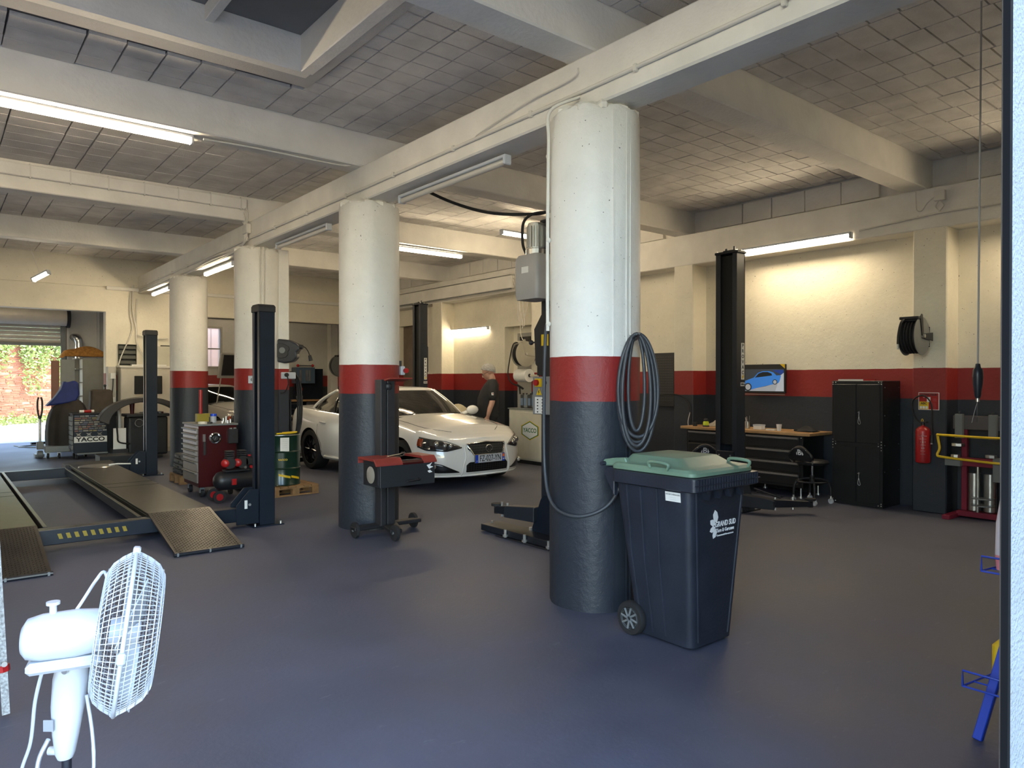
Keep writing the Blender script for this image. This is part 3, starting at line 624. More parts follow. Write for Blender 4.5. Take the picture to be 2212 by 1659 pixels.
# ================================================================== THE WHITE CAR (real metres)
M_paint = mat('white_car_paint', (.80, .79, .76), .25, var=.01, coat=1.0)
M_glass = mat('car_glass', (.012, .012, .012), .05, var=.05, coat=.5)
M_gloss = mat('gloss_black', (.008, .008, .009), .15, coat=.5)
def make_car(label, loc, rz, paint, group=None):
    W_, Lc = .9075, 4.66
    t = thing('car', label, 'car', loc, rz, group)
    # plan outline (right half, front centre -> rear centre)
    out = []
    for i in range(31):
        a = PI/2*i/30; x = W_*math.sin(a)**.75 if i else 0
        y = .50*(1-(max(0, 1-(x/W_)**2.7))**(1/1.5)); out.append((x, y))
    for i in range(1, 40): out.append((W_-.0*i, .50+(4.22-.50)*i/40))
    for i in range(31):
        a = PI/2*(1-i/30); x = W_*math.sin(a)**.75 if i < 30 else 0
        y = Lc-.44*(1-(max(0, 1-(x/W_)**2.8))**(1/1.6)); out.append((x, y))
    cum = [0]
    for p, q in zip(out, out[1:]): cum.append(cum[-1]+math.hypot(q[0]-p[0], q[1]-p[1]))
    def at(s):
        s = max(0, min(cum[-1], s))
        for i in range(len(cum)-1):
            if cum[i+1] >= s: break
        f = (s-cum[i])/max(1e-9, cum[i+1]-cum[i]); p, q = out[i], out[i+1]
        tx, ty = q[0]-p[0], q[1]-p[1]; l = math.hypot(tx, ty) or 1
        return p[0]+tx*f, p[1]+ty*f, ty/l, -tx/l          # point and outward normal
    def interp(tab, y):
        if y <= tab[0][0]: return tab[0][1]
        for a, b in zip(tab, tab[1:]):
            if y <= b[0]:
                f = (y-a[0])/(b[0]-a[0]); f = f*f*(3-2*f) if False else f; return a[1]+(b[1]-a[1])*f
        return tab[-1][1]
    H_ = [(0, .665), (.15, .70), (.42, .765), (.83, .84), (1.35, .915), (1.9, .93), (2.8, .945), (3.5, .975), (4.1, 1.02), (4.5, 1.03), (4.66, .99)]
    ZB = [(0, .17), (.5, .16), (.9, .2), (3.6, .2), (4.66, .24)]
    INS = [(0, .075), (.08, .03), (.2, .012), (.38, .004), (.52, 0), (.66, .004), (.8, .018), (.92, .045), (1, .085)]
    CR = [(0, .015), (.2, .03), (.6, .055), (1.3, .07), (1.6, .05), (3.9, .02), (4.66, .015)]
    hgt = lambda y: interp(H_, y); zb = lambda y: interp(ZB, y)
    def skin(s, tt, off=0, side=1):
        x, y, nx, ny = at(s); d = interp(INS, tt)-off
        # front grows a small chin, side gets a shoulder crease and flared arches
        fl = 0
        for wy in (.84, 3.57): fl = max(fl, math.exp(-((y-wy)/.42)**2))
        if abs(nx) > .5: d -= .018*fl*math.sin(PI*min(1, tt*1.05))
        d += .035*max(0, -ny)*(tt**2) if ny < 0 else .02*ny*tt
        z = zb(y)+tt*(hgt(y)-zb(y))
        return (side*(x-nx*d) if x > 1e-6 else 0.0, y-ny*d, z)
    NS = 110; TL = [0, .08, .2, .38, .52, .66, .8, .92, 1]
    SS = [cum[-1]*i/NS for i in range(NS+1)]
    g = G(1)
    vs = []; idx = {}
    def top(s, q, side):
        p = skin(s, 1, 0, side); y = p[1]; cr = interp(CR, y)
        k = 1-q; return (p[0]*k, y, p[2]+cr*(1-k**2.2)**1.0)
    def bot(s, q, side):
        p = skin(s, 0, 0, side); return (p[0]*(1-q), p[1], p[2])
    for side in (1, -1):
        rows = [[bot(s, q, side) for s in SS] for q in (1, .5)]+[[skin(s, tt, 0, side) for s in SS] for tt in TL]+[[top(s, q, side) for s in SS] for q in (.1, .25, .45, .7, 1)]
        n = NS+1; v = [p for r in rows for p in r]
        g.add(v, [(r*n+i, r*n+i+1, (r+1)*n+i+1, (r+1)*n+i) for r in range(len(rows)-1) for i in range(n-1)])
    body = g.build('body', [paint, M_black2], t)
    # wheel arches: real cuts through the shell
    cut = G(1)
    for wy in (.84, 3.57):
        for s in (-1, 1): cut.cyl((s*.62, wy, .325), (s*1.1, wy, .325), .365, n=40)
    co_ = cut.build('cut', [M_black2, M_black2], t); co_.data.polygons.foreach_set('material_index', [1]*len(co_.data.polygons))
    b = body.modifiers.new('b', 'BOOLEAN'); b.object = co_; b.operation = 'DIFFERENCE'; b.solver = 'EXACT'; b.material_mode = 'INDEX'
    dg = bpy.context.evaluated_depsgraph_get(); dg.update(); me = bpy.data.meshes.new_from_object(body.evaluated_get(dg)); body.modifiers.clear(); body.data = me
    bpy.data.objects.remove(co_)
    me.polygons.foreach_set('use_smooth', [True]*len(me.polygons)); me.set_sharp_from_angle(angle=R(38))
    def s_of_x(x):
        for i in range(31):
            if out[i][0] >= x: break
        return cum[i] if i == 0 else cum[i-1]+(cum[i]-cum[i-1])*(x-out[i-1][0])/max(1e-9, out[i][0]-out[i-1][0])
    def s_of_y(y):
        lo, hi = cum[30], cum[70]; return lo+(hi-lo)*(y-.50)/(4.22-.50)
    def tz(s, z): y = at(s)[1]; return (z-zb(y))/(hgt(y)-zb(y))
    def patch(name, m, s0, s1, zlo, zhi, off, side, parent=None, nu=14, nv=6, th=.012, sm=50, bev=0):
        """skin patch: between arc positions s0..s1, heights zlo(u)..zhi(u)"""
        gg = G(1)
        def f(u, v):
            s = s0+(s1-s0)*u; z = zlo(u)+(zhi(u)-zlo(u))*v; p = skin(abs(s), tz(abs(s), z), off, side*(1 if s >= 0 else -1)); return (p[0], p[1], z)
        gg.grid(f, nu, nv); o = gg.build(name, m, parent or t, smooth=sm); q = o.modifiers.new('t', 'SOLIDIFY'); q.thickness = th; q.offset = 0; return o
    lin = lambda *p: (lambda u: interp(list(p), u))
    X = s_of_x
    # grille (trapezoid), lower intake, side intakes
    gl = patch('grille', mat('grille_black', (.006, .006, .006), .7, spec=.15), -X(.33), X(.33), lin((0, .545), (.12, .47), (.88, .47), (1, .545)), lin((0, .607), (.5, .625), (1, .607)), .004, 1, nu=24)
    gg = G(1)
    for k in range(-17, 18):
        for dr in (-1, 1):
            P = []
            for j in range(5):
                z = .475+.125*j/4; x = k*.0195+dr*.036*(j/4-.5)
                if abs(x) < .31-(0 if z > .53 else (.53-z)*.8): p = skin(X(abs(x)), tz(X(abs(x)), z), .011, 1 if x >= 0 else -1); P.append((p[0], p[1], z))
            if len(P) > 1: gg.tube(P, .0022, 4)
    gg.build('grille_mesh', mat('grille_mesh', (.05, .05, .05), .5), gl)
    def rim_tube(name, m, pts, r, parent=None, off=.012):
        P = []
        for x, z in pts: p = skin(X(abs(x)), tz(X(abs(x)), z), off, 1 if x >= 0 else -1); P.append((p[0], p[1], z))
        return G(1).tube(P, r, 6, closed=True).build(name, m, parent or t, smooth=60)
    dense = lambda P, n=5: [(a[0]+(b_[0]-a[0])*j/n, a[1]+(b_[1]-a[1])*j/n) for a, b_ in zip(P, P[1:]+P[:1]) for j in range(n)]
    rim_tube('grille_frame', M_chrome, dense([(-.345, .61), (-.255, .462), (.255, .462), (.345, .61), (0, .632)]), .010, gl, .018)
    eb = G(1); p = skin(0, tz(0, .545), .03, 1); eb.tube([(.056*math.cos(2*PI*k/32), p[1]-.015, .545+.044*math.sin(2*PI*k/32)) for k in range(32)], .0065, 6, closed=True)
    eb.tube([(-.004, p[1]-.015, .578), (-.020, p[1]-.015, .518), (.036, p[1]-.015, .524)], .006, 6)
    eb.build('emblem', M_chrome, t, smooth=60)
    li = patch('lower_intake', MATS['grille_black'], -X(.36), X(.37), lin((0, .235), (1, .235)), lin((0, .325), (.06, .368), (.94, .368), (1, .325)), .003, 1, nu=24)
    gg = G(1)
    for j in range(4):
        z = .262+.026*j; gg.tube([(lambda p: (p[0], p[1], z))(skin(X(abs(x)), tz(X(abs(x)), z), .009, 1 if x >= 0 else -1)) for x in [-.34+.02*i for i in range(35)]], .003, 4)
    for i in range(17):
        x = -.33+.041*i; gg.tube([(lambda p: (p[0], p[1], z))(skin(X(abs(x)), tz(X(abs(x)), z), .009, 1 if x >= 0 else -1)) for z in (.25, .30, .355)], .003, 4)
    gg.build('intake_mesh', M_black2, li)
    # sculpted edges running from the bonnet corners down to the chin
    for s in (-1, 1):
        P = []
        for x, z in ((.385, .60), (.37, .45), (.40, .35), (.415, .24), (.43, .18)): p = skin(X(x), tz(X(x), z), .010, s); P.append((p[0], p[1], z))
        G(1).tube(sp(P, 4), .011, 8).build('bumper_crease', paint, t, smooth=60)
        P = []
        for x in (0, .2, .4, .6, .75, .86): p = skin(X(x), tz(X(x), .185), .012, s); P.append((p[0], p[1], .185))
        G(1).tube(P, .014, 8).build('chin_spoiler', paint, t, smooth=60)
        fi = patch('fog_recess', M_gloss, X(.46), X(.86), lin((0, .235), (.6, .235), (1, .26)), lin((0, .245), (.45, .345), (1, .405)), .004, s, nu=14)
        p = skin(X(.76), tz(X(.76), .32), .012, s)
        G(1).ball((p[0], p[1], .32), .036, 14).build('fog_lamp', mat('lamp_glass', (.55, .53, .48), .08, .6), fi, smooth=60)
        # headlight
        hl = patch('headlight', mat('headlight_black', (.05, .05, .052), .08, .5, coat=1), X(.42), X(.89), lin((0, .560), (.35, .520), (.8, .535), (1, .58)), lin((0, .575), (.45, .655), (.85, .70), (1, .715)), .006, s, nu=18)
        for x, z, r_ in ((.735, .617, .036), (.64, .598, .026), (.57, .588, .022)):
            p = skin(X(x), tz(X(x), z), .010, s); nx = at(X(x))
            G(1).ball((p[0], p[1]-.004, z), r_, 14, sy=.55).build('lamp_lens', mat('lamp_lens', (.7, .7, .68), .05, .85), hl, smooth=60)
            G(1).tube([(p[0]+(r_+.007)*math.cos(2*PI*k/24), p[1]-.006+abs(s)*.0, z+(r_+.007)*math.sin(2*PI*k/24)) for k in range(24)], .004, 6, closed=True).build('lamp_ring', M_chrome, hl, smooth=60)
        patch('indicator', mat('amber_lens', srgb('#8a3210'), .15), X(.86), X(.893), lin((0, .585), (1, .60)), lin((0, .688), (1, .69)), .009, s, hl, nu=5)
        P = [(x, z) for x, z in ((.43, .577), (.60, .533), (.80, .56), (.88, .60), (.885, .69), (.8, .685), (.63, .655), (.5, .61))]
        rim_tube('headlight_seal', M_black2, dense([(s*x, z) for x, z in P], 3), .004, hl, .008)
        # bonnet seam
        P = []
        for y, q in ((.33, .30), (.6, .20), (.95, .15), (1.3, .12)):
            x_ = skin(s_of_y(max(y, .5)), 1, 0, s) if y > .5 else skin(X(.62), 1, 0, s)
            k = 1-q; P.append((x_[0]*k, y, hgt(y)+interp(CR, y)*(1-k**2.2)+.0015))
        G(1).tube(sp(P, 4), .0035, 4).build('bonnet_seam', M_black2, t)
        # doors: seams, handles, sill, mirror
        for y in (1.42, 2.42, 3.30):
            P = []
            for z in (.30, .45, .6, .75, hgt(y)-.02): a_ = skin(s_of_y(y), tz(s_of_y(y), z), .0012, s); P.append((a_[0], a_[1]+(.0 if y < 3 else -.12*(z < .5)), z))
            G(1).tube(P, .003, 4).build('door_seam', M_black2, t)
        for y in (2.25, 3.13):
            a_ = skin(s_of_y(y), tz(s_of_y(y), .79), .016, s)
            G(1).tube([(a_[0]-s*.02, y-.09, .79), (a_[0], y-.07, .792), (a_[0], y+.07, .80), (a_[0]-s*.02, y+.09, .80)], .013, 8).build('door_handle', paint, t, smooth=60)
        P = [];
        for y in (1.3, 2, 2.8, 3.1): a_ = skin(s_of_y(y), .06, .012, s); P.append(a_)
        G(1).tube(P, .022, 8).build('sill', paint, t, smooth=60)
        m_ = G(1).ball((s*.975, 1.58, .995), .115, 16, sx=1.05, sy=.5, sz=.66).build('door_mirror', paint, t, smooth=60)
        G(1).tube([(s*.78, 1.62, .93), (s*.86, 1.62, .955), (s*.95, 1.6, .98)], .032, 8).build('mirror_foot', paint, m_, smooth=50)
    # number plate
    p = skin(0, tz(0, .41), .03, 1); py_ = p[1]-.012
    pl = G(1).box(-.265, .265, py_, py_+.02, .353, .468).build('plate_holder', M_black2, t, bev=.006)
    G(1).box(-.26, .26, py_-.004, py_+.004, .357, .464).build('number_plate', M_white, t, bev=.002)
    G(1).box(-.26, -.215, py_-.006, py_, .357, .464).build('plate_band', M_blue, t)
    G(1).box(.215, .26, py_-.006, py_, .357, .464).build('plate_band', M_blue, t)
    g3 = G(1).box(.22, .255, py_-.0075, py_, .415, .455); g3.build('region_badge', mat('badge_orange', srgb('#d86a30'), .5), t)
    PT = lambda x, z, e=.0062: face((x, py_-e, z), (1, 0, 0), (0, 0, 1))
    text('FZ-027-YN', .118, M_blackink, t, PT(0, .409), sx=.70, bold=.0006, k=1)
    text('F', .035, M_whiteink, t, PT(-.237, .375), k=1); text('82', .028, M_whiteink, t, PT(.237, .385, .0078), k=1)
    # greenhouse
    belt = [(0, 1.28), (.38, 1.30), (.66, 1.42), (.775, 1.62), (.80, 2.1), (.80, 2.8), (.775, 3.4), (.66, 3.95), (.38, 4.08), (0, 4.10)]
    roof = [(0, 2.00), (.30, 2.01), (.50, 2.06), (.56, 2.18), (.585, 2.5), (.585, 2.9), (.565, 3.15), (.50, 3.30), (.30, 3.37), (0, 3.38)]
    def ring(q, off=0):
        P = []
        for (bx_, by_), (rx, ry) in zip(belt, roof):
            k = q; e = math.sin(PI*q)*.035
            x = bx_+(rx-bx_)*k+(e if bx_ else 0)*(1 if bx_ > .5 else .5)+off*(bx_ > .3); y = by_+(ry-by_)*k+(-e*1.0 if by_ < 1.6 else (e if by_ > 3.5 else 0))
            zb_ = hgt(by_)+(interp(CR, by_)*(1-(bx_/.8)**2) if bx_ < .8 else 0)-.03; zr = 1.35-.02*(rx/.585)**4-(.02 if ry > 3.1 else 0)
            P.append(Vector((x, y, zb_+(zr-zb_)*k+off*.4)))
        return P
    def full(P, n=3):
        h = sp(P, n); return [tuple(v) for v in h]+[(-v[0], v[1], v[2]) for v in h[-2:0:-1]]
    g = G(1); rings = [full(ring(q)) for q in (0, .2, .4, .6, .8, .93)]
    loft(g, rings, cap=False); g.build('side_and_wind_glass', M_glass, t, smooth=50)
    g = G(1)
    r1 = full(ring(.92, .004)); r2 = full(ring(1.0, .002)); c_ = 0
    def shr(P, k, dz): return [(p[0]*k, 2.7+(p[1]-2.7)*k, p[2]+dz) for p in P]
    loft(g, [r1, r2, shr(r2, .93, .014), shr(r2, .75, .026), shr(r2, .4, .034), shr(r2, .05, .036)]); g.build('roof', paint, t, smooth=50)
    for s in (-1, 1):
        for i0, i1, wd, mm in ((2.35, 2.35, .035, paint), (5.2, 5.4, .03, M_gloss), (7.1, 6.9, .05, paint)):
            P = []
            for q in (-.02, .25, .5, .75, .95):
                r_ = ring(q, .006); f = i0+(i1-i0)*q; i = int(f); v = r_[i].lerp(r_[i+1], f-i); P.append((s*v.x, v.y, v.z))
            G(1).tube(sp(P, 3), wd*.6, 8).build('pillar', mm, t, smooth=60)
        P = []
        for i in range(2, 9): v = ring(0.03, .01)[i]; P.append((s*v.x, v.y, v.z))
        G(1).tube(sp(P, 3), .012, 6).build('window_trim', M_black2, t, smooth=60)
    for x0_, x1_ in ((-.55, .05), (.02, .58)):
        G(1).tube([(x0_, 1.33, hgt(1.3)+.06), ((x0_+x1_)/2, 1.37, hgt(1.3)+.075), (x1_, 1.40, hgt(1.3)+.055)], .008, 6).build('wiper', M_black2, t, smooth=60)
    G(1).box(-.72, .72, 1.26, 1.36, hgt(1.3)-.02, hgt(1.3)+.035).build('scuttle', M_black2, t, bev=.01)
    # wheels
    for wy in (.84, 3.57):
        for s in (-1, 1):
            x_ = s*.80
            ty = G(1).lathe((0, 0, 0), [(.235, -.1), (.245, -.115), (.31, -.115), (.325, -.09), (.327, 0), (.325, .09), (.31, .115), (.245, .115), (.235, .1)], 40, 'x').build('wheel', M_rubber, t, smooth=40); ty.location = (x_, wy, .327)
            g = G(1).lathe((0, 0, 0), [(.235, -.1), (.238, .02), (.243, .1), (.235, .108), (.228, .09), (.22, 0), (.215, -.1)], 36, 'x')
            for k in range(10):
                a = k*PI/5; g.tube([(s*.08, .035*math.cos(a), .035*math.sin(a)), (s*.095, .13*math.cos(a+.06), .13*math.sin(a+.06)), (s*.09, .228*math.cos(a+.10), .228*math.sin(a+.10))], [.02, .012, .009], 6)
            g.lathe((s*.07, 0, 0), [(0, .02*s), (.045, .015*s), (.055, -.02*s)], 20, 'x')
            g.build('alloy_rim', mat('dark_alloy', (.045, .045, .05), .18, .8), ty, smooth=45)
            G(1).cyl((s*.0, 0, 0), (s*.03, 0, 0), .17, n=28).build('brake_disc', M_grey, ty)
    return t
make_car('white sedan with mesh grille parked behind second column, plate FZ-027-YN', (6.42, 8.42, 0), .045, M_paint)
# ================================================================== LIFTS
M_lift = mat('lift_black', (.014, .016, .021), .32, .1, var=.12)
M_char = mat('lift_charcoal', (.020, .024, .032), .35, .1, var=.1)
M_slot = mat('slot_black', (.004, .004, .004), .7, var=.02)
def vtext(word, size, m, parent, x, y, z, u, step):
    for i, c in enumerate(word): text(c, size, m, parent, face((x, y, z-i*step), u, (0, 0, 1)), bold=.0015)
def lift_post(label, loc, inward, sign_face=True, carriage=.72, group='two-post lift columns'):
    """inward=+1: open side faces +x; -1: open side faces -x. Local frame, no rotation"""
    s = inward; t = thing('lift_post', label, 'car lift', loc, 0, group)
    h = 3.15
    g = G()
    g.box(-.09, .09, -.15, -.135, .012, h); g.box(-.09, .09, .135, .15, .012, h)
    g.box(*sorted((-s*.09, -s*.078)), -.15, .15, .012, h)
    g.box(*sorted((s*.078, s*.09)), -.15, -.085, .012, h); g.box(*sorted((s*.078, s*.09)), .085, .15, .012, h)
    g.build('post_channel', M_char, t, bev=.004)
    G().box(-.05*1, .05*1, -.12, .12, .8, h-.02).build('screw_cover', M_slot, t)
    g = G().box(-.10, .10, -.165, .165, h, h+.03).box(-.05, .05, -.08, .08, h+.03, h+.05); g.cyl((0, -.05, h+.05), (0, -.05, h+.10), .012).cyl((0, .06, h+.05), (0, .06, h+.08), .016); tp = g.build('top_plate', M_lift, t, bev=.006)
    for x, y in ((-.08, -.14), (.08, -.14), (-.08, .14), (.08, .14), (0, -.15)): G().cyl((x, y, h+.03), (x, y, h+.042), .009, n=8).build('bolt', M_zinc, tp)
    # carriage plate with bolts
    c_ = G().box(*sorted((s*.05, s*.115)), -.12, .12, .16, carriage).build('carriage', M_lift, t, bev=.006)
    for z in (carriage-.05, carriage-.17, .35):
        for y in (-.08, .08): G().cyl((s*.115, y, z), (s*.124, y, z), .009, n=8).build('bolt', M_zinc, c_)
    G().box(*sorted((s*.08, s*.16)), -.17, .17, .40, .50).build('arm_yoke', M_lift, t, bev=.01)
    if sign_face:
        y = -.151; xx = -s*.035
        g = G().box(xx-.033, xx+.033, y-.002, y, 1.60, 2.05); g.build('sign', M_paper, t)
        vtext('PROVAC', .062, M_blackink, t, xx, y-.0025, 2.015, (1, 0, 0), .066)
        g = G(); g.prism([(xx-.018, 1.635), (xx+.006, 1.66), (xx+.018, 1.66), (xx+.018, 1.63), (xx-.005, 1.605)], 'y', y-.004, y-.002); g.build('logo_mark', M_yellow, t)
        G().box(xx-.045, xx+.045, y-.002, y, 1.52, 1.565).build('load_plate', M_paper, t)
        text('3200 kg', .030, M_blackink, t, face((xx, y-.0025, 1.542), (1, 0, 0), (0, 0, 1)), sx=.8, bold=.001)
    return t
def arm(t, pts, w=.07, z=.20, pad=True):
    """swing arm: box beam through two points, then a thinner extension with a pad"""
    (ax, ay), (bx, by), (cx_, cy_) = pts
    def beam(p, q, w_, z0, z1, nm, m):
        d = Vector((q[0]-p[0], q[1]-p[1], 0)); L_ = d.length; a = math.atan2(d.y, d.x)
        g = G(); g.T = Matrix.Translation((p[0], p[1], 0)) @ Matrix.Rotation(a, 4, 'Z')
        g.prism([(0, z0+.0), (0, z1+.03), (L_*.9, z1), (L_, z1-.02), (L_, z0)], 'y', -w_, w_); return g.build(nm, m, t, bev=.006)
    b1 = beam((ax, ay), (bx, by), w, z-.09, z+.03, 'swing_arm', M_char)
    b2 = beam((bx-(bx-ax)*.12, by-(by-ay)*.12), (cx_, cy_), w*.7, z-.07, z, 'arm_extension', M_lift)
    o = G().cyl((cx_, cy_, z-.08), (cx_, cy_, z+.0), .03).cyl((cx_, cy_, z+.0), (cx_, cy_, z+.025), .06).build('lift_pad', M_rubber, b2, smooth=40)
    for k in (0, 1):
        x = bx+(cx_-bx)*k*.5; y = by+(cy_-by)*k*.5; G().cyl((x, y, z-.10), (x, y, z+.05), .014, n=10).build('pivot_pin', M_zinc, b2)
    return b1
A = lift_post('black lift column labelled PROVAC standing in front of the workbench', (7.70, 5.15, 0), -1)
G().box(-.2, .2, -.3, .3, 0, .014).build('base_plate', M_lift, A)
for x, y in ((-.16, -.26), (.16, -.26), (.16, .26)): G().cyl((x, y, 0), (x, y, .06), .014, n=8).build('anchor_bolt', M_zinc, A)
arm(A, [(-.10, -.22), (.02, -.60), (.42, -.82)], z=.16)
arm(A, [(-.10, .2), (-.45, .75), (-.55, 1.1)], z=.16)
G().tube([(.05, -.30, .28), (.30, -.50, .16), (.45, -.45, .16), (.30, -.18, .2)], .009, 6).build('foot_guard', M_char, A, smooth=50)
G().prism([(-.15, .014), (-.15, .45), (-.20, .40), (-.30, .014)], 'x', -.08, .08).build('gusset', M_char, A, bev=.005)
B = lift_post('black lift column with motor and control box mostly behind the near column', (4.79, 5.15, 0), 1, False)
g = G().box(-.29, -.04, -.75, .89, .012, .078).box(-.33, -.29, -.72, .6, 0, .012); bp = g.build('base_channel', M_lift, B, bev=.006)
for y in (-.55, -.2, .15, .45): G().cyl((-.31, y, .0), (-.31, y, .09), .016, n=10).cyl((-.31, y, .02), (-.31, y, .04), .028, n=8).build('anchor_bolt', M_zinc, bp)
G().cyl((-.1, .3, .078), (-.1, .3, .11), .02, n=8).cyl((-.17, .85, .078), (-.17, .85, .10), .012, n=8).build('base_bolt', M_zinc, bp)
G().prism([(-.15, .07), (-.15, .40), (-.10, .46), (.12, .46), (.16, .40), (.30, .07)], 'x', -.1, -.085).build('gusset', M_navy, B, bev=.004)
arm(B, [(-.1, .20), (-.16, .60), (-.16, .78)], z=.27, w=.06)
# motor, tank, control box, lock cover
g = G(); loft(g, [rrect(.13, -.16, .16, 2.37, .04), rrect(.14, -.17, .17, 2.42, .04), rrect(.14, -.17, .17, 2.76, .04), rrect(.12, -.14, .14, 2.80, .03)]); g.T = Matrix()
tk = g.build('oil_tank', mat('milky_plastic', (.38, .36, .34), .45, var=.05), B, smooth=40, loc=(-.24, .06, 0))
G().box(-.001, .001, -.05, .05, 2.62, 2.68).build('tank_sticker', M_paper, tk, loc=(-.142, 0, 0))
g = G().cyl((-.24, .06, 2.86), (-.24, .06, 3.09), .085, n=20)
for k in range(20): a = 2*PI*k/20; g.cb(-.24+.09*math.cos(a), .06+.09*math.sin(a), 2.975, .008, .008, .2)
mo = g.build('electric_motor', mat('cast_aluminium', (.5, .5, .48), .35, .8), B)
G().cyl((-.24, .06, 2.80), (-.24, .06, 2.86), .10, n=20).build('pump_block', M_steel, B, bev=.005)
G().cyl((-.24, .06, 3.09), (-.24, .06, 3.11), .08, n=20).build('motor_cap', M_steel, B, bev=.005)
G().tube(sp([(-.25, .20, 2.84), (-.25, .25, 2.95), (-.24, .25, 3.15), (-.16, .2, 3.24), (-.05, .1, 3.26)], 6), .014, 8).build('hydraulic_hose', M_rubber, B, smooth=60)
G().box(-.075, .075, .0, .1, 2.05, 2.05).build('spacer', M_lift, B)
G().prism([(.0, 1.62), (.17, 1.75), (.19, 2.1), (.05, 2.28), (-.16, 2.28), (-.16, 1.62)], 'x', -.16, -.09).build('latch_cover', M_black2, B, bev=.01)
G().box(-.164, -.16, -.03, .07, 1.93, 2.04).build('warning_label', M_yellow, B)
text('i', .05, M_blackink, B, face((-.1645, .02, 1.97), (0, -1, 0), (0, 0, 1)))
G().cyl((-.13, .19, 1.97), (-.13, .25, 1.97), .009).ball((-.13, .26, 1.97), .026, 12).build('release_knob', M_black2, B, smooth=50)
cbx = G().box(-.19, -.10, -.17, .17, 1.26, 1.63).build('control_box', mat('control_grey', (.20, .20, .205), .45), B, bev=.006)
G().box(-.205, -.19, .03, .12, 1.53, 1.61).build('switch_plate', M_yellow, cbx); G().cyl((-.205, .085, 1.57), (-.23, .085, 1.57), .03).build('main_switch', M_red, cbx, smooth=40)
G().cyl((-.19, -.02, 1.57), (-.21, -.02, 1.57), .018).build('push_button', M_black2, cbx, smooth=40)
G().box(-.193, -.19, -.02, .13, 1.27, 1.43).build('pictogram_plate', M_paper, cbx)
g = G()
for i in range(5):
    for y in (.02, .09): g.cb(-.1945, y, 1.285+.03*i, .001, .018, .013)
g.build('pictograms', M_blackink, cbx)
g = G(); g.T = face((-.192, .07, 1.46), (0, -1, 0), (0, 0, 1)); g.prism([(-.04, -.01), (.04, -.01), (0, .06)], 'z', 0, .002); g.build('danger_triangle', M_yellow, cbx)
g = G(); g.T = face((-.1945, .07, 1.46), (0, -1, 0), (0, 0, 1)); g.prism([(-.004, .035), (.008, .035), (.002, .02), (.010, .02), (-.006, -.004), (-.001, .014), (-.010, .014)], 'z', 0, .001); g.build('danger_flash', M_blackink, cbx)
G().box(-.15, -.10, -.02, .15, 1.64, 1.75).build('cable_gland_block', M_black2, B, bev=.004)
hz = thing('hydraulic_line', 'black hydraulic hose sagging from the ceiling to the lift behind near column', 'hose', (4.7, 5.2, 3.3))
G().tube(sp([(.05, -.02, -.04), (-.05, .2, -.05), (-.25, .65, .02), (-.45, 1.1, .2), (-.62, 1.6, .48), (-.68, 1.78, .60)], 6), .016, 8).build('hose', M_rubber, hz, smooth=60)
Cc = lift_post('black lift column labelled PROVAC standing behind the white car', (7.93, 12.76, 0), -1)
G().box(.09, .15, -.1, .14, 1.75, 2.3).build('latch_cover', M_black2, Cc, bev=.02)
G().box(-.2, .2, -.3, .3, 0, .014).build('base_plate', M_lift, Cc)
D = lift_post('black lift column hidden behind the third column with low swing arms', (4.74, 12.55, 0), 1, False)
arm(D, [(.05, .15), (.32, .3), (.78, .35)], z=.13)
arm(D, [(.10, .3), (.75, .9), (1.1, 1.4)], z=.13)

# ---- four-post lift
t = thing('four_post_lift', 'dark blue four-post lift with two black runways and chequer ramps', 'car lift', (1.3, 7.9, 0))
M_deck = mat('runway_deck', (.030, .027, .025), .36, .3, var=.25, vs=3, bump=.1, bs=12)
PH = 2.38
def fpost(x, y, s):
    """s=-1: slot faces -x"""
    g = G()
    g.box(*sorted((x-s*.085, x-s*.075)), y-.10, y+.10, .012, PH); g.box(x-.085, x+.085, y-.11, y-.10, .012, PH); g.box(x-.085, x+.085, y+.10, y+.11, .012, PH)
    g.box(*sorted((x+s*.075, x+s*.085)), y-.11, y-.045, .012, PH); g.box(*sorted((x+s*.075, x+s*.085)), y+.045, y+.11, .012, PH)
    p = g.build('lift_leg', M_navy, t, bev=.008)
    G().box(x-.055, x+.06, y-.05, y+.05, .02, PH-.05).build('ladder_rack', M_slot, p)
    g = G(); loft(g, [[(x+a*.095, y+b*.12, PH-.04) for a, b in ((-1, -1), (1, -1), (1, 1), (-1, 1))], [(x+a*.095, y+b*.12, PH+.02) for a, b in ((-1, -1), (1, -1), (1, 1), (-1, 1))], [(x+a*.09, y+b*.085, PH+.045) for a, b in ((-1, -1), (1, -1), (1, 1), (-1, 1))]]); g.build('post_cap', M_black2, p, bev=.006)
    G().box(x-.17, x+.17, y-.16, y+.16, 0, .014).build('foot_plate', M_navy, p)
    for a, b in ((-.14, -.13), (.14, -.13), (.14, .13), (-.14, .13)): G().cyl((x+a, y+b, .014), (x+a, y+b, .04), .012, n=8).build('anchor_bolt', M_zinc, p)
LX = (-1.50, 1.555); LY = (-.05, 5.20)
for x, s in ((LX[0], 1), (LX[1], -1)):
    for y in LY: fpost(x, y, s)
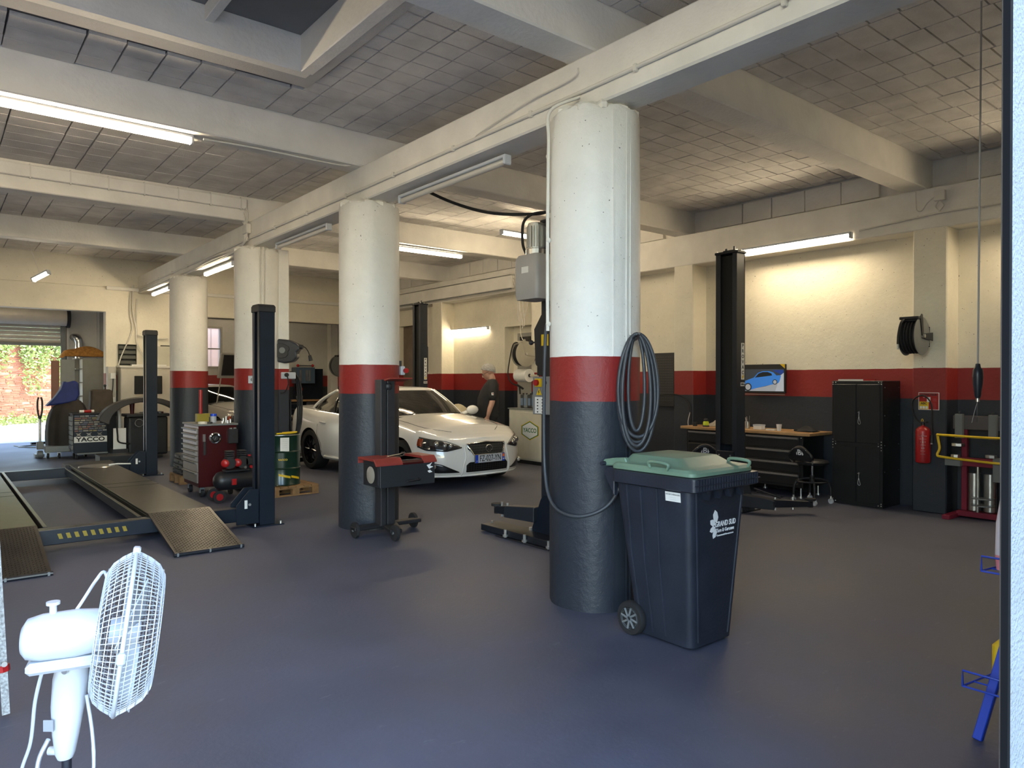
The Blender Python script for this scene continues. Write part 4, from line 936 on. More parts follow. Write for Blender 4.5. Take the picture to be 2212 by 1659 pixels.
for y in LY:
    o = G().box(LX[0]+.15, LX[1]-.15, y-.07, y+.07, .07, .215).build('crossbeam', M_navy, t, bev=.006)
    for x, s in ((LX[0]+.19, 1), (LX[1]-.19, -1)):
        G().prism([(x+s*.14, .04), (x+s*.14, .25), (x-s*.0, .41), (x-s*.10, .41), (x-s*.10, .04)], 'y', y-.10, y-.085).build('end_bracket', M_navy, o, bev=.003)
        G().prism([(x+s*.14, .04), (x+s*.14, .25), (x-s*.0, .41), (x-s*.10, .41), (x-s*.10, .04)], 'y', y+.085, y+.10).build('end_bracket', M_navy, o, bev=.003)
        G().box(x+s*.04-.015, x+s*.04+.015, y-.106, y-.10, .21, .30).build('latch_plate', M_paper, o); G().cyl((x-s*.0, y-.11, .25), (x-s*.0, y-.10, .25), .014).build('button', M_zinc, o)
    if y < 1:
        for i in range(9):
            xx = -.38+.067*i; g = G(); g.prism([(xx, .12), (xx+.032, .12), (xx+.016, .17), (xx-.016, .17)], 'y', y-.073, y-.0705); g.build('warning_stripe', mat('stripe_yellow', srgb('#8f7a1e'), .5), o)
for x0, x1, m in ((-1.16, -.54, M_deck), (.40, 1.0, M_deck)):
    r = G().box(x0, x1, .02, 5.3, .215, .245).box(x0, x0+.05, .04, 5.1, .10, .22).box(x1-.05, x1, .04, 5.1, .10, .22).build('runway', M_deck, t, bev=.004)
    for yy in (2.2, 2.55): G().box(x0+.005, x1-.005, yy, yy+.012, .245, .247).build('deck_joint', M_slot, r)
    ed = x1 if x0 < 0 else x0; s = 1 if x0 < 0 else -1
    G().box(*sorted((ed, ed+s*.035)), .04, 5.1, .10, .17).build('inner_rail', M_lift, r, bev=.004)
    G().box(*sorted((ed+s*.05, ed+s*.085)), .04, 5.1, .12, .22).build('jack_rail', M_lift, r, bev=.004)
    # chequer ramp
    rp = G(); y1, z1, y0, z0 = .02, .246, -1.02, .03
    rp.add([(x0, y0, z0), (x1, y0, z0), (x1, y1, z1), (x0, y1, z1), (x0, y0, z0-.02), (x1, y0, z0-.02), (x1, y1, z1-.02), (x0, y1, z1-.02)], [(0, 1, 2, 3), (4, 7, 6, 5), (0, 4, 5, 1), (1, 5, 6, 2), (2, 6, 7, 3), (3, 7, 4, 0)])
    ro = rp.build('ramp', mat('chequer_plate', (.06, .052, .043), .33, .7, var=.3, vs=4), t)
    g = G(); sl = math.atan2(z1-z0, y1-y0)
    ny = 46; nx = 24
    for j in range(ny):
        for i in range(nx):
            x = x0+.02+(x1-x0-.04)*(i+.5)/nx; y = y0+.02+(y1-y0-.04)*(j+.5)/ny; a = (1 if (i+j) % 2 else -1)*.75
            ca, sa = math.cos(a)*.013, math.sin(a)*.013; wx_, wy_ = -math.sin(a)*.005, math.cos(a)*.005
            zz = lambda q: z0+(q-y0)*(z1-z0)/(y1-y0)
            g.add([(x-ca, y-sa, zz(y-sa)), (x+wx_, y+wy_, zz(y)+.005), (x+ca, y+sa, zz(y+sa)), (x-wx_, y-wy_, zz(y)+.005)], [(0, 1, 3), (1, 2, 3)])
    g.build('tread_pattern', MATS['chequer_plate'], ro, kind='stuff')
    G().cyl((x0-.01, y0, .02), (x1+.01, y0, .02), .018, n=10).build('ramp_roller', M_lift, ro)
    for xx in (x0+.02, (x0+x1)/2, x1-.02): G().box(xx-.008, xx+.008, y0-.02, y0+.02, .005, .035).build('roller_bracket', M_grey, ro)
g = G(); g.lathe((.70, 4.8, .247), [(0, .012), (.24, .012), (.25, 0)], 28); g.build('turntable', M_steel, t, smooth=30)
G().tube([(.85, 4.7, .27), (.98, 4.72, .275), (1.15, 4.65, .27)], .012, 6).build('turntable_pin', M_paper, t)
g = G().box(.35, 1.05, 5.31, 5.75, .10, .24).box(.8, 1.5, 6.0, 6.3, .02, .08); g.build('end_stop', M_black2, t, bev=.004)
# ================================================================== RIGHT WALL: WORKBENCH, CABINET, REELS
t = thing('workbench', 'black workbench with beech worktop and steel drawer handles on right wall', 'workbench', (9.05, 4.93, 0))
BY0, BY1 = 0.0, 1.92
G().box(-.05, .58, -.12, BY1+.06, .845, .885).build('worktop', M_wood, t, bev=.004)
M_bench = mat('bench_black', (.009, .010, .012), .4, var=.12)
c_ = G().box(.0, .55, 0, .90, .14, .84).box(.02, .5, .95, 1.90, .55, .84).box(0, .55, 1.86, 1.90, .0, .84).build('carcass', M_bench, t, bev=.004)
M_pull = mat('drawer_pull', (.55, .52, .48), .3, .8)
def drawer(y0, y1, z0, z1, par):
    d = G().box(-.015, .0, y0+.008, y1-.008, z0+.006, z1-.006).build('drawer', M_bench, par, bev=.004)
    G().prism([(-.015, z1-.045), (-.040, z1-.035), (-.045, z1-.012), (-.038, z1-.010), (-.015, z1-.015)], 'y', y0+.02, y1-.02).build('drawer_handle', M_pull, d)
for z0, z1 in ((.66, .83), (.50, .65), (.34, .49), (.17, .33)): drawer(.04, .86, z0, z1, t)
drawer(.95, 1.86, .66, .83, t); G().box(-.01, .0, .98, 1.86, .16, .63).build('cabinet_door', M_bench, t, bev=.004)
for x, y in ((.04, .05), (.5, .05), (.04, .86), (.5, .86), (.04, 1.88)): G().cyl((x, y, 0), (x, y, .15), .012, n=10).cyl((x, y, 0), (x, y, .02), .03, n=12).build('levelling_foot', M_zinc, t)
for y in (.02, .93): G().cyl((-.012, y, .815), (-.016, y, .815), .008, n=8).build('rivet', M_zinc, t)
def onbench(x, y): return (9.05+x, 4.93+y, .886)
t = thing('paper_cup', 'white paper cup on the worktop', 'cup', onbench(.12, .42)); g = G().lathe((0, 0, 0), [(0, .0), (.026, 0), (.037, .09), (.039, .09), (.036, .088), (.025, .004), (0, .004)], 20); g.build('cup', M_paper, t, smooth=40)
t = thing('pen_pot', 'steel pot holding pens beside a white box on the worktop', 'pot', onbench(.22, .98)); G().lathe((0, 0, 0), [(0, .0), (.036, 0), (.036, .10), (.033, .10), (.033, .004), (0, .004)], 20).build('pot', M_steel, t, smooth=40)
for k in range(4): a = k*1.7; G().cyl((.01*math.cos(a), .01*math.sin(a), .01), (.03*math.cos(a), .03*math.sin(a), .15+.012*k), .004, n=6).build('pen', (M_blackink, M_whiteink, M_paper, M_grey)[k], t)
t = thing('small_box', 'small white box on the worktop between pen pot and paper cup', 'box', onbench(.18, .76)); G().box(-.05, .05, -.06, .07, 0, .065).build('box', M_paper, t, bev=.003); G().box(-.053, .053, -.063, .073, .05, .069).build('box_lid', M_white, t)
t = thing('paper_sheet', 'folded white sheet lying beside the paper cup', 'paper', onbench(.17, .57)); G().box(-.06, .06, -.06, .06, 0, .012).build('sheet', M_paper, t, rot=(0, 0, .3))
t = thing('work_gloves', 'crumpled black gloves on the right end of the worktop', 'gloves', onbench(.25, .08))
rg_ = random.Random(5)
g = G(); g.grid(lambda u, v: ((u-.5)*.20, (v-.5)*.26, .008+.05*max(0, math.sin(PI*u)*math.sin(PI*v))*(1+.5*math.sin(9*u+4*v))), 14, 14); g.build('glove', M_rubber, t, smooth=60, thick=.006)
for k in range(4): G().tube([(.0+.03*k, .10, .01), (.01+.035*k, .16, .02), (.0+.035*k, .19, .01)], .011, 8).build('glove_finger', M_rubber, t, smooth=60)
t = thing('orbital_sander', 'lime green and black sander on the left part of the worktop', 'sander', onbench(.08, 1.60))
M_lime = mat('lime_plastic', srgb('#b8c81e'), .4)
G().lathe((0, 0, 0), [(0, 0), (.05, 0), (.052, .012), (.045, .02), (0, .02)], 24).build('sanding_pad', M_black2, t, smooth=40); G().lathe((0, 0, .02), [(0, 0), (.042, 0), (.046, .035), (.036, .06), (0, .07)], 24).build('body', M_lime, t, smooth=40)
G().ball((0, 0, .10), .036, 14, sz=.8).build('palm_grip', M_black2, t, smooth=60)
t = thing('plastic_bag', 'crumpled clear plastic bag lying on the left end of the worktop', 'bag', onbench(.30, 1.42))
g = G(); rq = random.Random(8)
hh = {}
def bagf(u, v):
    e = math.sin(PI*u)**.6*math.sin(PI*v)**.6 if 0 < u < 1 and 0 < v < 1 else 0
    return ((v-.5)*.30, (u-.5)*.52, .004+.13*e*(.75+.25*math.sin(17*u+6*v)*math.cos(13*v-5*u))+.012*math.sin(31*u)*e)
g.grid(bagf, 26, 18); g.build('bag_film', mat('clear_film', (.62, .56, .50), .25, alpha=.62, var=.2, vs=20), t, smooth=35)
t = thing('black_jar', 'small black jar at the left end of the worktop', 'jar', onbench(.08, 1.80)); G().cyl((0, 0, 0), (0, 0, .05), .033, n=18).cyl((0, 0, .05), (0, 0, .06), .035, n=18).build('jar', M_black2, t, smooth=40)
t = thing('wall_cable', 'cable running down the dark wall to the end of the workbench', 'cable', (9.3, 7.1, 1.3))
G().tube(sp([(.25, .85, .03), (-.02, .3, .06), (-.03, .05, .05), (-.03, -.12, -.05), (-.02, -.17, -.2), (.0, -.17, -.35), (.02, -.12, -.5), (.03, -.16, -.62)], 6), .010, 6).build('cable', M_rubber, t, smooth=60)
G().tube(sp([(-.02, -.17, -.2), (-.04, -.14, -.38), (-.02, -.18, -.55), (.0, -.22, -.68)], 6), .006, 6).build('white_lead', M_cable, t, smooth=60)

# TV
t = thing('television', 'wall-mounted flat screen showing a blue saloon car', 'television', (9.56, 5.80, 1.60))
G().box(-.03, .02, -.33, .33, -.20, .225).build('case', M_black2, t, bev=.005)
G().box(.02, .08, -.1, .1, -.1, .1).build('wall_bracket', M_grey, t)
G().box(-.035, -.03, -.33, .33, -.222, -.212).build('shelf_edge', M_steel, t)
def emis(n, c, s): return mat(n, c, .4, emit=c, es=s, var=.01)
sc = G().box(-.0325, -.031, -.315, .315, -.17, .155).build('screen', emis('screen_grey', (.05, .06, .075), .2), t)
def S2(poly, m, nm, e):  # poly in screen coordinates: x right (towards -y), y up
    G().prism([(-a, b_) for a, b_ in poly], 'x', -.0325-e, -.0323-e+.0001).build(nm, m, sc)
S2([(-.315, -.17), (.315, -.17), (.315, -.02), (.02, -.10), (-.315, -.16)], emis('screen_floor', (.30, .32, .36), .4), 'pictured_floor', .0004)
S2([(.18, -.17), (.315, -.17), (.315, .10), (.26, .06)], emis('screen_glare', (.40, .43, .48), .4), 'pictured_glare', .0006)
S2([(-.315, -.02), (-.26, .0), (-.17, .03), (-.10, .10), (-.02, .125), (.08, .125), (.15, .105), (.20, .06), (.26, .065), (.27, .05), (.25, -.02), (.23, -.05), (-.10, -.12), (-.22, -.15), (-.315, -.15)], emis('screen_blue', (.03, .16, .50), .5), 'pictured_car', .0008)
S2([(-.15, .03), (-.09, .09), (-.02, .112), (.06, .112), (.12, .09), (.13, .06), (0, .045)], emis('screen_dark', (.012, .015, .02), .1), 'pictured_windows', .0012)
S2([(.14, .14), (.30, .14), (.315, .12), (.28, .06), (.24, .09), (.16, .12)], emis('screen_navy', (.01, .04, .22), .4), 'pictured_spoiler', .0005)
for cx_, cz_, r_ in ((-.265, -.11, .060), (.175, -.035, .038)):
    S2([(cx_+r_*math.cos(2*PI*k/24), cz_+r_*math.sin(2*PI*k/24)) for k in range(24)], MATS['screen_dark'], 'pictured_tyre', .0014)
    S2([(cx_+r_*.72*math.cos(2*PI*k/24), cz_+r_*.72*math.sin(2*PI*k/24)) for k in range(24)], emis('screen_rim', (.35, .36, .38), .4), 'pictured_wheel', .0018)
S2([(.25, .225), (.33, .225), (.33, .16)], M_yellow, 'corner_sticker', -.0005)

# tall cabinet
t = thing('tall_cabinet', 'tall black four-door steel cabinet against the right wall', 'cabinet', (9.12, 3.93, 0))
G().box(0, .50, 0, .64, 0, 1.585).build('carcass', M_bench, t, bev=.004)
for z0, z1 in ((.05, .745), (.80, 1.54)):
    for y0, y1, hd in ((.03, .312, False), (.328, .61, True)):
        d = G().box(-.014, .0, y0, y1, z0, z1).build('door', M_bench, t, bev=.004)
        if not hd:
            yy = y1-.035; zz = z0+(z1-z0)*.53
            G().cyl((-.014, yy, zz), (-.03, yy, zz), .012, n=12).cyl((-.03, yy, zz), (-.034, yy+.015, zz-.01), .006, n=8).build('lock', M_chrome, d, smooth=40)
            G().tube(sp([(-.03, yy, zz), (-.028, yy+.004, zz-.06), (-.024, yy-.014, zz-.14), (-.024, yy+.004, zz-.155), (-.026, yy+.016, zz-.13), (-.028, yy+.004, zz-.06)], 5), .0025, 5).build('key_cord', M_whiteink, d)
g = G()
for y, s in ((.015, 1), (.625, -1)):
    for z, k in ((1.565, -1), (.03, 1)):
        for a, b_ in ((0, 0), (0, .025), (.035, .0)): g.ball((-.006, y+s*a, z+k*b_), .0075, 8)
    for a, b_ in ((0, .05), (0, .015), (0, -.02), (0, -.055), (.035, .028), (.035, -.006), (.035, -.04)): g.ball((-.006, y+s*a, .775+b_), .0075, 8)
g.build('rivets', M_zinc, t, smooth=60)
for z in (.45, .78, 1.15, 1.5):
    for x in (.05, .45): G().ball((x, -.003, z), .006, 8).build('rivet', M_grey, t)
t = thing('poster_tube', 'long white and red strip lying on top of the tall cabinet', 'strip', (9.16, 4.0, 1.586)); G().box(-.02, .02, .18, .50, 0, .018).build('white_end', M_paper, t); G().box(-.02, .02, .04, .18, 0, .02).build('red_end', M_red, t)

# pegboard
t = thing('pegboard', 'black perforated board on the right wall behind the hose coil', 'board', (9.62, 7.78, 1.35))
G().box(-.02, .02, -.28, .27, -.2, .70).build('panel', M_black2, t)
g = G()
for i in range(14):
    for j in range(18): g.cb(-.0205, -.24+.036*i, -.1+.043*j, .0012, .012, .012)
g.build('peg_holes', mat('hole_grey', (.09, .085, .08), .7), t, kind='stuff')
# big hose reel on the pilaster
def reel(label, loc, rz, m, r=.215, w=.12, hose=M_rubber, group='hose reels', plate=M_black, guard=False):
    t = thing('hose_reel', label, 'hose reel', loc, rz, group)
    # local: wall behind is +x, axle along y
    G().box(.27, .285, -.07, .07, -.12, .12).build('wall_plate', plate, t, bev=.004)
    for y in (-.06, .06):
        for z in (-.1, .1): G().cyl((.262, y, z), (.27, y, z), .009, n=8).build('bolt', M_zinc, t)
    g = G().prism([(.27, -.05), (.27, .05), (.02, .03), (-.03, 0), (.02, -.03)], 'y', -w/2-.025, -w/2-.017).prism([(.27, -.05), (.27, .05), (.02, .03), (-.03, 0), (.02, -.03)], 'y', w/2+.017, w/2+.025)
    g.build('side_arm', plate, t, bev=.003)
    for s in (-1, 1):
        d = G().lathe((0, s*w/2, 0), [(.02, .0), (r*.55, .0), (r*.6, s*.01), (r*.95, s*.004), (r, s*.0), (r, s*.006), (r*.9, s*.012), (.02, s*.010)], 40, 'y').build('drum_flange', m, t, smooth=35)
        g = G()
        for k in range(5): a = 2*PI*k/5+.3; g.cb(r*.45*math.cos(a), s*(w/2+.004), r*.45*math.sin(a), .03, .012, .03)
        g.build('flange_slot', M_slot, d)
    g = G()
    for i in range(5):
        y = -w/2+.015+(w-.03)*i/4; g.tube([(r*.86*math.cos(2*PI*k/32), y, r*.86*math.sin(2*PI*k/32)) for k in range(32)], .0125, 8, closed=True)
    g.cyl((0, -w/2, 0), (0, w/2, 0), r*.8, n=32); g.build('wound_hose', hose, t, smooth=50)
    G().cyl((0, -w/2-.04, 0), (0, w/2+.04, 0), .022, n=14).build('axle', M_steel, t, smooth=40)
    G().prism([(.02, .02), (-.02, r*1.12), (-.05, r*1.15), (-.09, r*1.0), (-.03, 0)], 'y', -w/2-.022, -w/2-.012).build('guide_arm', plate, t, bev=.004)
    G().box(-.15, -.03, -w/2-.02, w/2+.02, r*.85, r*1.0).cyl((-.13, -w/2, r*.8), (-.13, w/2, r*.8), .014).build('roller_guide', plate, t, bev=.006)
    return t
rl = reel('black hose reel high on the pilaster above the fire extinguisher', (8.98, 3.52, 2.11), 0, M_grey, r=.225, w=.17)
G().tube(sp([(-.10, .05, .20), (-.22, .05, .16), (-.27, .06, .03), (-.29, .06, -.10)], 6), .013, 8).build('hose_end', M_rubber, rl, smooth=60); G().cyl((-.29, .06, -.10), (-.293, .06, -.16), .012).build('hose_fitting', M_zinc, rl)
# extinguisher
t = thing('fire_extinguisher', 'red fire extinguisher hung on the pilaster below the sign', 'extinguisher', (9.20, 3.50, .60))
G().lathe((0, 0, 0), [(0, .0), (.05, .0), (.075, .012), (.08, .03), (.08, .38), (.072, .41), (.045, .435), (.018, .445), (.018, .46), (0, .46)], 32).build('cylinder', M_red, t, smooth=40)
G().cyl((0, 0, .455), (0, 0, .49), .016).box(-.03, .03, -.045, .02, .485, .50).build('valve', M_black2, t)
G().tube([(-.02, .0+.01*math.cos(k*PI/6), .50+.02*math.sin(k*PI/6)+.01) for k in range(12)], .003, 5, closed=True).build('pull_ring', M_yellow, t)
G().tube(sp([(0, .02, .48), (-.01, .09, .56), (-.01, .12, .72), (-.01, .05, .80), (-.01, -.03, .80), (-.01, -.095, .70), (-.01, -.10, .5), (-.01, -.10, .34)], 6), .0085, 8).build('hose', M_rubber, t, smooth=60)
G().cyl((-.01, -.10, .34), (-.01, -.10, .25), .016, .020).build('nozzle', M_black2, t, smooth=40); G().cyl((-.01, -.10, .25), (-.01, -.10, .235), .012).build('nozzle_tip', M_white, t)
def ET(a, z): return face((-.0815*math.cos(a), -.0815*math.sin(a), z), (math.sin(a), -math.cos(a), 0), (0, 0, 1))
for i, (w_, s_) in enumerate((('EXTINCTEUR', .014), ('6 LITRES EAU + ADDITIF', .007), ('1  2  3', .022), ('CLASSES DE FEU', .008), ('A  B', .018), ('NE PAS UTILISER', .007), ('SUR COURANT', .007))):
    text(w_, s_, M_whiteink, t, ET(.35, .33-.036*i), ext=.0006)
G().box(-.05, .0, -.02, .02, .42, .43).build('neck_bracket', M_black2, t)
t = thing('extinguisher_sign', 'red and yellow EXTINCTEUR sign above the fire extinguisher', 'sign', (9.29, 3.47, 1.34))
G().box(-.004, .0, -.115, .115, -.105, .105).build('plate', M_paper, t)
G().box(-.005, -.003, -.108, .108, -.098, .098).build('red_field', M_red, t)
FS = lambda y, z: face((-.0056, y, z), (0, -1, 0), (0, 0, 1))
text('EXTINCTEUR', .036, M_blackink, t, FS(0, .078), sx=.85, bold=.001)
G().box(-.0058, -.004, -.02, .02, -.01, .05).build('pictogram', M_whiteink, t); text('N°', .02, M_whiteink, t, FS(.05, .045))
for k in range(3): text('- - - - -', .014, M_whiteink, t, FS(-.065, .03-.012*k))
G().box(-.0058, -.004, .0, .105, -.095, -.005).build('yellow_field', M_yellow, t); text('ABC', .036, M_blackink, t, face((-.0062, .052, -.028), (0, -1, 0), (0, 0, 1)), bold=.001)
for k in range(3): G().box(-.0066, -.0058, .01+.032*k, .034+.032*k, -.09, -.06).build('class_box', M_whiteink, t)
for k in range(5): text('- - - - - -', .013, M_whiteink, t, FS(-.055, -.02-.016*k))
# junction boxes and conduits on the wall beam
t = thing('junction_box', 'small cream junction box on the right wall beam', 'box', (9.28, 3.35, 3.78)); G().box(-.03, .015, -.06, .06, -.06, .06).build('box', M_cable, t, bev=.006)
for a in ([(0, .06, 0), (0, .14, -.06), (0, .20, -.14), (0, .26, -.12), (0, .27, .0), (0, .27, .1)], [(0, 0, -.06), (0, -.04, -.12), (0, .02, -.19)], [(0, .02, -.06), (0, .05, -.12), (0, 0, -.19)]): G().tube(sp([(x+.0, y, z) for x, y, z in a], 5), .007, 6).build('lead', M_cable, t, smooth=60)
t = thing('wall_conduit', 'painted conduit along the right wall beam', 'conduit', (9.28, 2.2, 3.57)); G().tube([(0, -1.5, 0), (0, .2, 0), (0, 1.2, .01), (0, 2.1, -.05)], .011, 8).build('conduit', M_cable, t, smooth=60)
for y in (-.8, 0, .7, 1.4): G().ball((0, y, 0), .018, 8).build('clip', M_cable, t)
# pendant
t = thing('pull_cord_pendant', 'dark pendant grip hanging on a long cord from the ceiling near right jamb', 'pendant', (5.66, 1.80, 1.47))
G().cyl((0, 0, .24), (.01, -.01, 2.76), .006, n=6).build('cord', mat('cord_grey', (.35, .35, .36), .5), t)
G().lathe((0, 0, 0), [(0, .0), (.014, 0), (.02, .02), (.024, .06), (.030, .10), (.033, .16), (.030, .20), (.018, .215), (.014, .24), (0, .245)], 16).build('grip', M_char, t, smooth=45); G().cyl((0, 0, 0), (0, 0, -.025), .012).build('steel_tip', M_steel, t)
for k in (-1, 1): G().tube(sp([(0, 0, -.02), (.02*k, .01, -.08), (.05*k, .02, -.17)], 4), .002, 4).build('wire_tail', M_steel, t)

# strut compressor
t = thing('strut_compressor', 'dark red spring compressor with yellow guard bars beside the right pilaster', 'compressor', (9.35, 2.92, 0))
M_mar = mat('maroon_paint', srgb('#7a1830'), .4, var=.1)
f = G().box(.0, .06, .16, .22, .05, 1.12).box(.0, .06, -.28, -.22, .05, 1.12).box(-.10, .08, -.30, .24, .02, .08).box(-.35, .25, .22, .30, .0, .05).box(-.25, .25, -.36, -.28, 0, .05).build('frame', M_mar, t, bev=.004)
G().box(-.03, .08, -.32, .30, 1.02, 1.18).build('top_beam', mat('beam_grey_steel', (.10, .09, .09), .45, .4), t, bev=.006)
G().box(-.08, -.03, -.30, .22, .60, .70).build('middle_beam', M_mar, t, bev=.006)
for y in (.22, -.12): 
    o = G().box(-.09, -.03, y-.04, y+.04, .92, 1.20).build('jaw_arm', M_grey, t, bev=.004); G().cyl((-.06, y, 1.20), (-.06, y, 1.23), .014, n=8).build('jaw_bolt', M_black2, o)
G().cyl((-.10, .22, .83), (-.10, .22, .86), .07, n=8).build('spring_jaw', M_steel, t); 
o = G().box(-.16, -.06, .18, .34, .60, .69).build('lower_jaw', M_grey, t, bev=.004); G().cyl((-.12, .24, .69), (-.12, .24, .73), .05, n=8).build('spring_jaw', M_steel, o)
o = G().box(-.14, -.06, -.22, -.14, .45, .72).build('lower_jaw', M_grey, t, bev=.004); G().cyl((-.12, -.12, .72), (-.12, -.12, .75), .06, n=8).build('spring_jaw', M_steel, o)
for y in (.09, -.07): G().cyl((.02, y, .09), (.02, y, .52), .065, n=20).build('air_cylinder', M_steel, t, smooth=40)
G().cyl((-.06, .03, .08), (-.06, .03, .62), .016, n=12).build('threaded_rod', M_steel, t, smooth=40)
for z in (.24, .16): G().lathe((-.06, -.02, z), [(0, 0), (.12, .0), (.12, .012), (0, .012)], 24).build('spring_plate', M_grey, t, smooth=30)
G().tube(sp([(-.03, -.30, .95), (-.20, -.22, .95), (-.22, .0, .95), (-.22, .36, .955), (-.20, .40, .94), (-.20, .38, .80), (-.21, .40, .72), (-.22, .34, .70), (-.22, .0, .68), (-.20, -.24, .67), (-.03, -.30, .67)], 5), .014, 8).build('guard_bar', M_yellow, t, smooth=60)

# wire display rack at the right edge
t = thing('wire_rack', 'blue metal rack with wire shelves leaning beside the right jamb', 'rack', (3.80, 1.05, 0))
G().tube([(-.20, .09, .0), (-.02, .0, .55), (.15, -.09, 1.3)], .026, 4).build('leg', M_blue, t, bev=.003)
G().tube([(.35, -.1, .0), (.33, -.12, 1.3)], .026, 4).build('leg', M_blue, t)
def shelf(z, x0, y0, w_, d_):
    g = G(); P = [(x0, y0, z), (x0+w_, y0-w_*.15, z), (x0+w_, y0-w_*.15-d_, z), (x0, y0-d_, z)]
    g.tube(P, .005, 6, closed=True)
    for k in range(1, 6): q = k/6; g.tube([(x0+w_*q, y0-w_*.15*q, z), (x0+w_*q, y0-w_*.15*q-d_, z)], .004, 6)
    g.tube([(x0, y0, z), (x0+.0, y0, z+.07), (x0+.0, y0-d_, z+.07), (x0, y0-d_, z)], .005, 6)
    g.build('wire_shelf', M_blue, t, smooth=50)
shelf(.22, -.20, .15, .55, .34); shelf(.70, .03, .15, .5, .34)
t = thing('yellow_container', 'yellow plastic container on the lower shelf of the blue rack', 'container', (3.80, 1.07, .228))
g = G(); loft(g, [rrect(.05, -.06, .06, 0, .02), rrect(.055, -.065, .065, .03, .02), rrect(.055, -.065, .065, .16, .02), rrect(.025, -.03, .03, .20, .01)]); g.build('body', M_yellow, t, smooth=40); G().cyl((0, 0, .20), (0, 0, .23), .02).build('cap', M_black2, t)
t = thing('paper_sack', 'white sack with a pink base on the upper shelf of the blue rack', 'sack', (3.96, 1.07, .712))
M_pinkb = mat('pink_sack', (.62, .22, .26), .7)
g = G(); loft(g, [rrect(.11, -.08, .08, 0, .02), rrect(.115, -.085, .085, .07, .02)]); g.build('pink_band', M_pinkb, t, smooth=40)
g = G(); loft(g, [rrect(.115, -.085, .085, .07, .02), rrect(.12, -.08, .08, .22, .02), rrect(.125, -.06, .06, .35, .02), rrect(.12, -.02, .02, .43, .01)]); g.build('sack_body', mat('sack_white', (.60, .55, .58), .75), t, smooth=40)

# ---- wheeled stools
def stool(label, loc, rz):
    t = thing('wheeled_stool', label, 'stool', loc, rz, 'wheeled workshop stools')
    G().lathe((0, 0, .50), [(0, .0), (.17, .0), (.20, .015), (.205, .035), (.19, .055), (.1, .065), (0, .06)], 32).build('seat', M_black, t, smooth=50)
    g = G(); g.grid(lambda u, v: (-.20-.05*v, (u-.5)*.36*(1-.35*(v-.5)**2*2), .56+.19*v*(1-.5*(2*u-1)**2)), 14, 6); b = g.build('backrest', M_black, t, smooth=60, thick=.035)
    text('HBM', .105, M_whiteink, t, face((-.246, 0, .665), (0, -1, 0), (-.25, 0, 1)), bold=.002)
    G().tube([(-.19, -.15, .53), (-.21, -.17, .57)], .010, 8).build('back_hinge', M_steel, t); G().tube([(-.19, .15, .53), (-.21, .17, .57)], .010, 8).build('back_hinge', M_steel, t)
    G().cyl((0, 0, .34), (0, 0, .50), .014).build('gas_strut', M_chrome, t, smooth=40)
    n = 5; g = G().cyl((0, 0, .27), (0, 0, .36), .03)
    P = []
    for k in range(8):
        a = PI/4*k; P.append((.19*math.cos(a), .19*math.sin(a), .285))
    g.tube(sp(P, 4, True), .014, 6, closed=True)
    for k in range(4): a = PI/4+PI/2*k; g.tube([(0, 0, .33), (.1*math.cos(a), .1*math.sin(a), .32), (.19*math.cos(a), .19*math.sin(a), .29)], .011, 6)
    g.build('foot_ring', M_black, t, smooth=50)
    for k in range(4):
        a = PI/4+PI/2*k; c_, s_ = math.cos(a), math.sin(a)
        l = G().tube(sp([(.18*c_, .18*s_, .29), (.215*c_, .215*s_, .22), (.225*c_, .225*s_, .10)], 4), .015, 8).build('leg', M_black, t, smooth=50)
        w_ = G().cyl((.225*c_, .225*s_, .055), (.225*c_, .225*s_, .11), .012).box(.225*c_-.02, .225*c_+.02, .225*s_-.012, .225*s_+.012, .05, .07).build('castor_fork', M_zinc, l)
        G().cyl((.225*c_-.012, .225*s_, .034), (.225*c_+.012, .225*s_, .034), .034, n=18).build('castor', M_white, l, smooth=40)
    return t
stool('black wheeled stool with HBM backrest beside the tall cabinet', (8.86, 4.70, 0), R(-10))
stool('black wheeled stool with HBM backrest behind the bin', (8.05, 5.85, 0), R(51))
# ================================================================== MIDDLE OF THE HALL
# ---- oil cabinet
t = thing('oil_cabinet', 'cream metal oil cabinet with YACCO badge beside the wall pilaster', 'cabinet', (8.75, 9.72, 0))
G().box(0, .50, 0, 1.10, .07, 1.03).build('carcass', M_cream, t, bev=.006); G().box(.02, .48, .02, 1.08, 0, .07).build('plinth', M_black2, t)
G().box(-.012, 0, .02, 1.06, .10, .98).build('door', M_cream, t, bev=.005); G().box(-.02, .5, -.01, 1.12, 1.03, 1.05).build('drip_tray', M_grey, t, bev=.004)
for z in (.25, .80): G().cyl((-.014, 1.05, z), (-.014, 1.05, z+.06), .008).build('hinge', M_steel, t)
hexp = lambda a, b: [(-a, 0), (-a, b*.45), (0, b), (a, b*.45), (a, -b*.45), (0, -b), (-a, -b*.45)]
for s_, m, e in ((1, M_yellow, .001), (.93, mat('badge_green', srgb('#1e6a3a'), .5), .002), (.84, M_whiteink, .003)):
    g = G(); g.T = face((-.0125, .46, .64), (0, -1, 0), (0, 0, 1)); g.prism(hexp(.255*s_, .185*s_), 'z', 0, e); g.build('badge', m, t)
text('YACCO', .115, MATS['badge_green'], t, face((-.0165, .46, .64), (0, -1, 0), (0, 0, 1)), bold=.002, sx=.95)
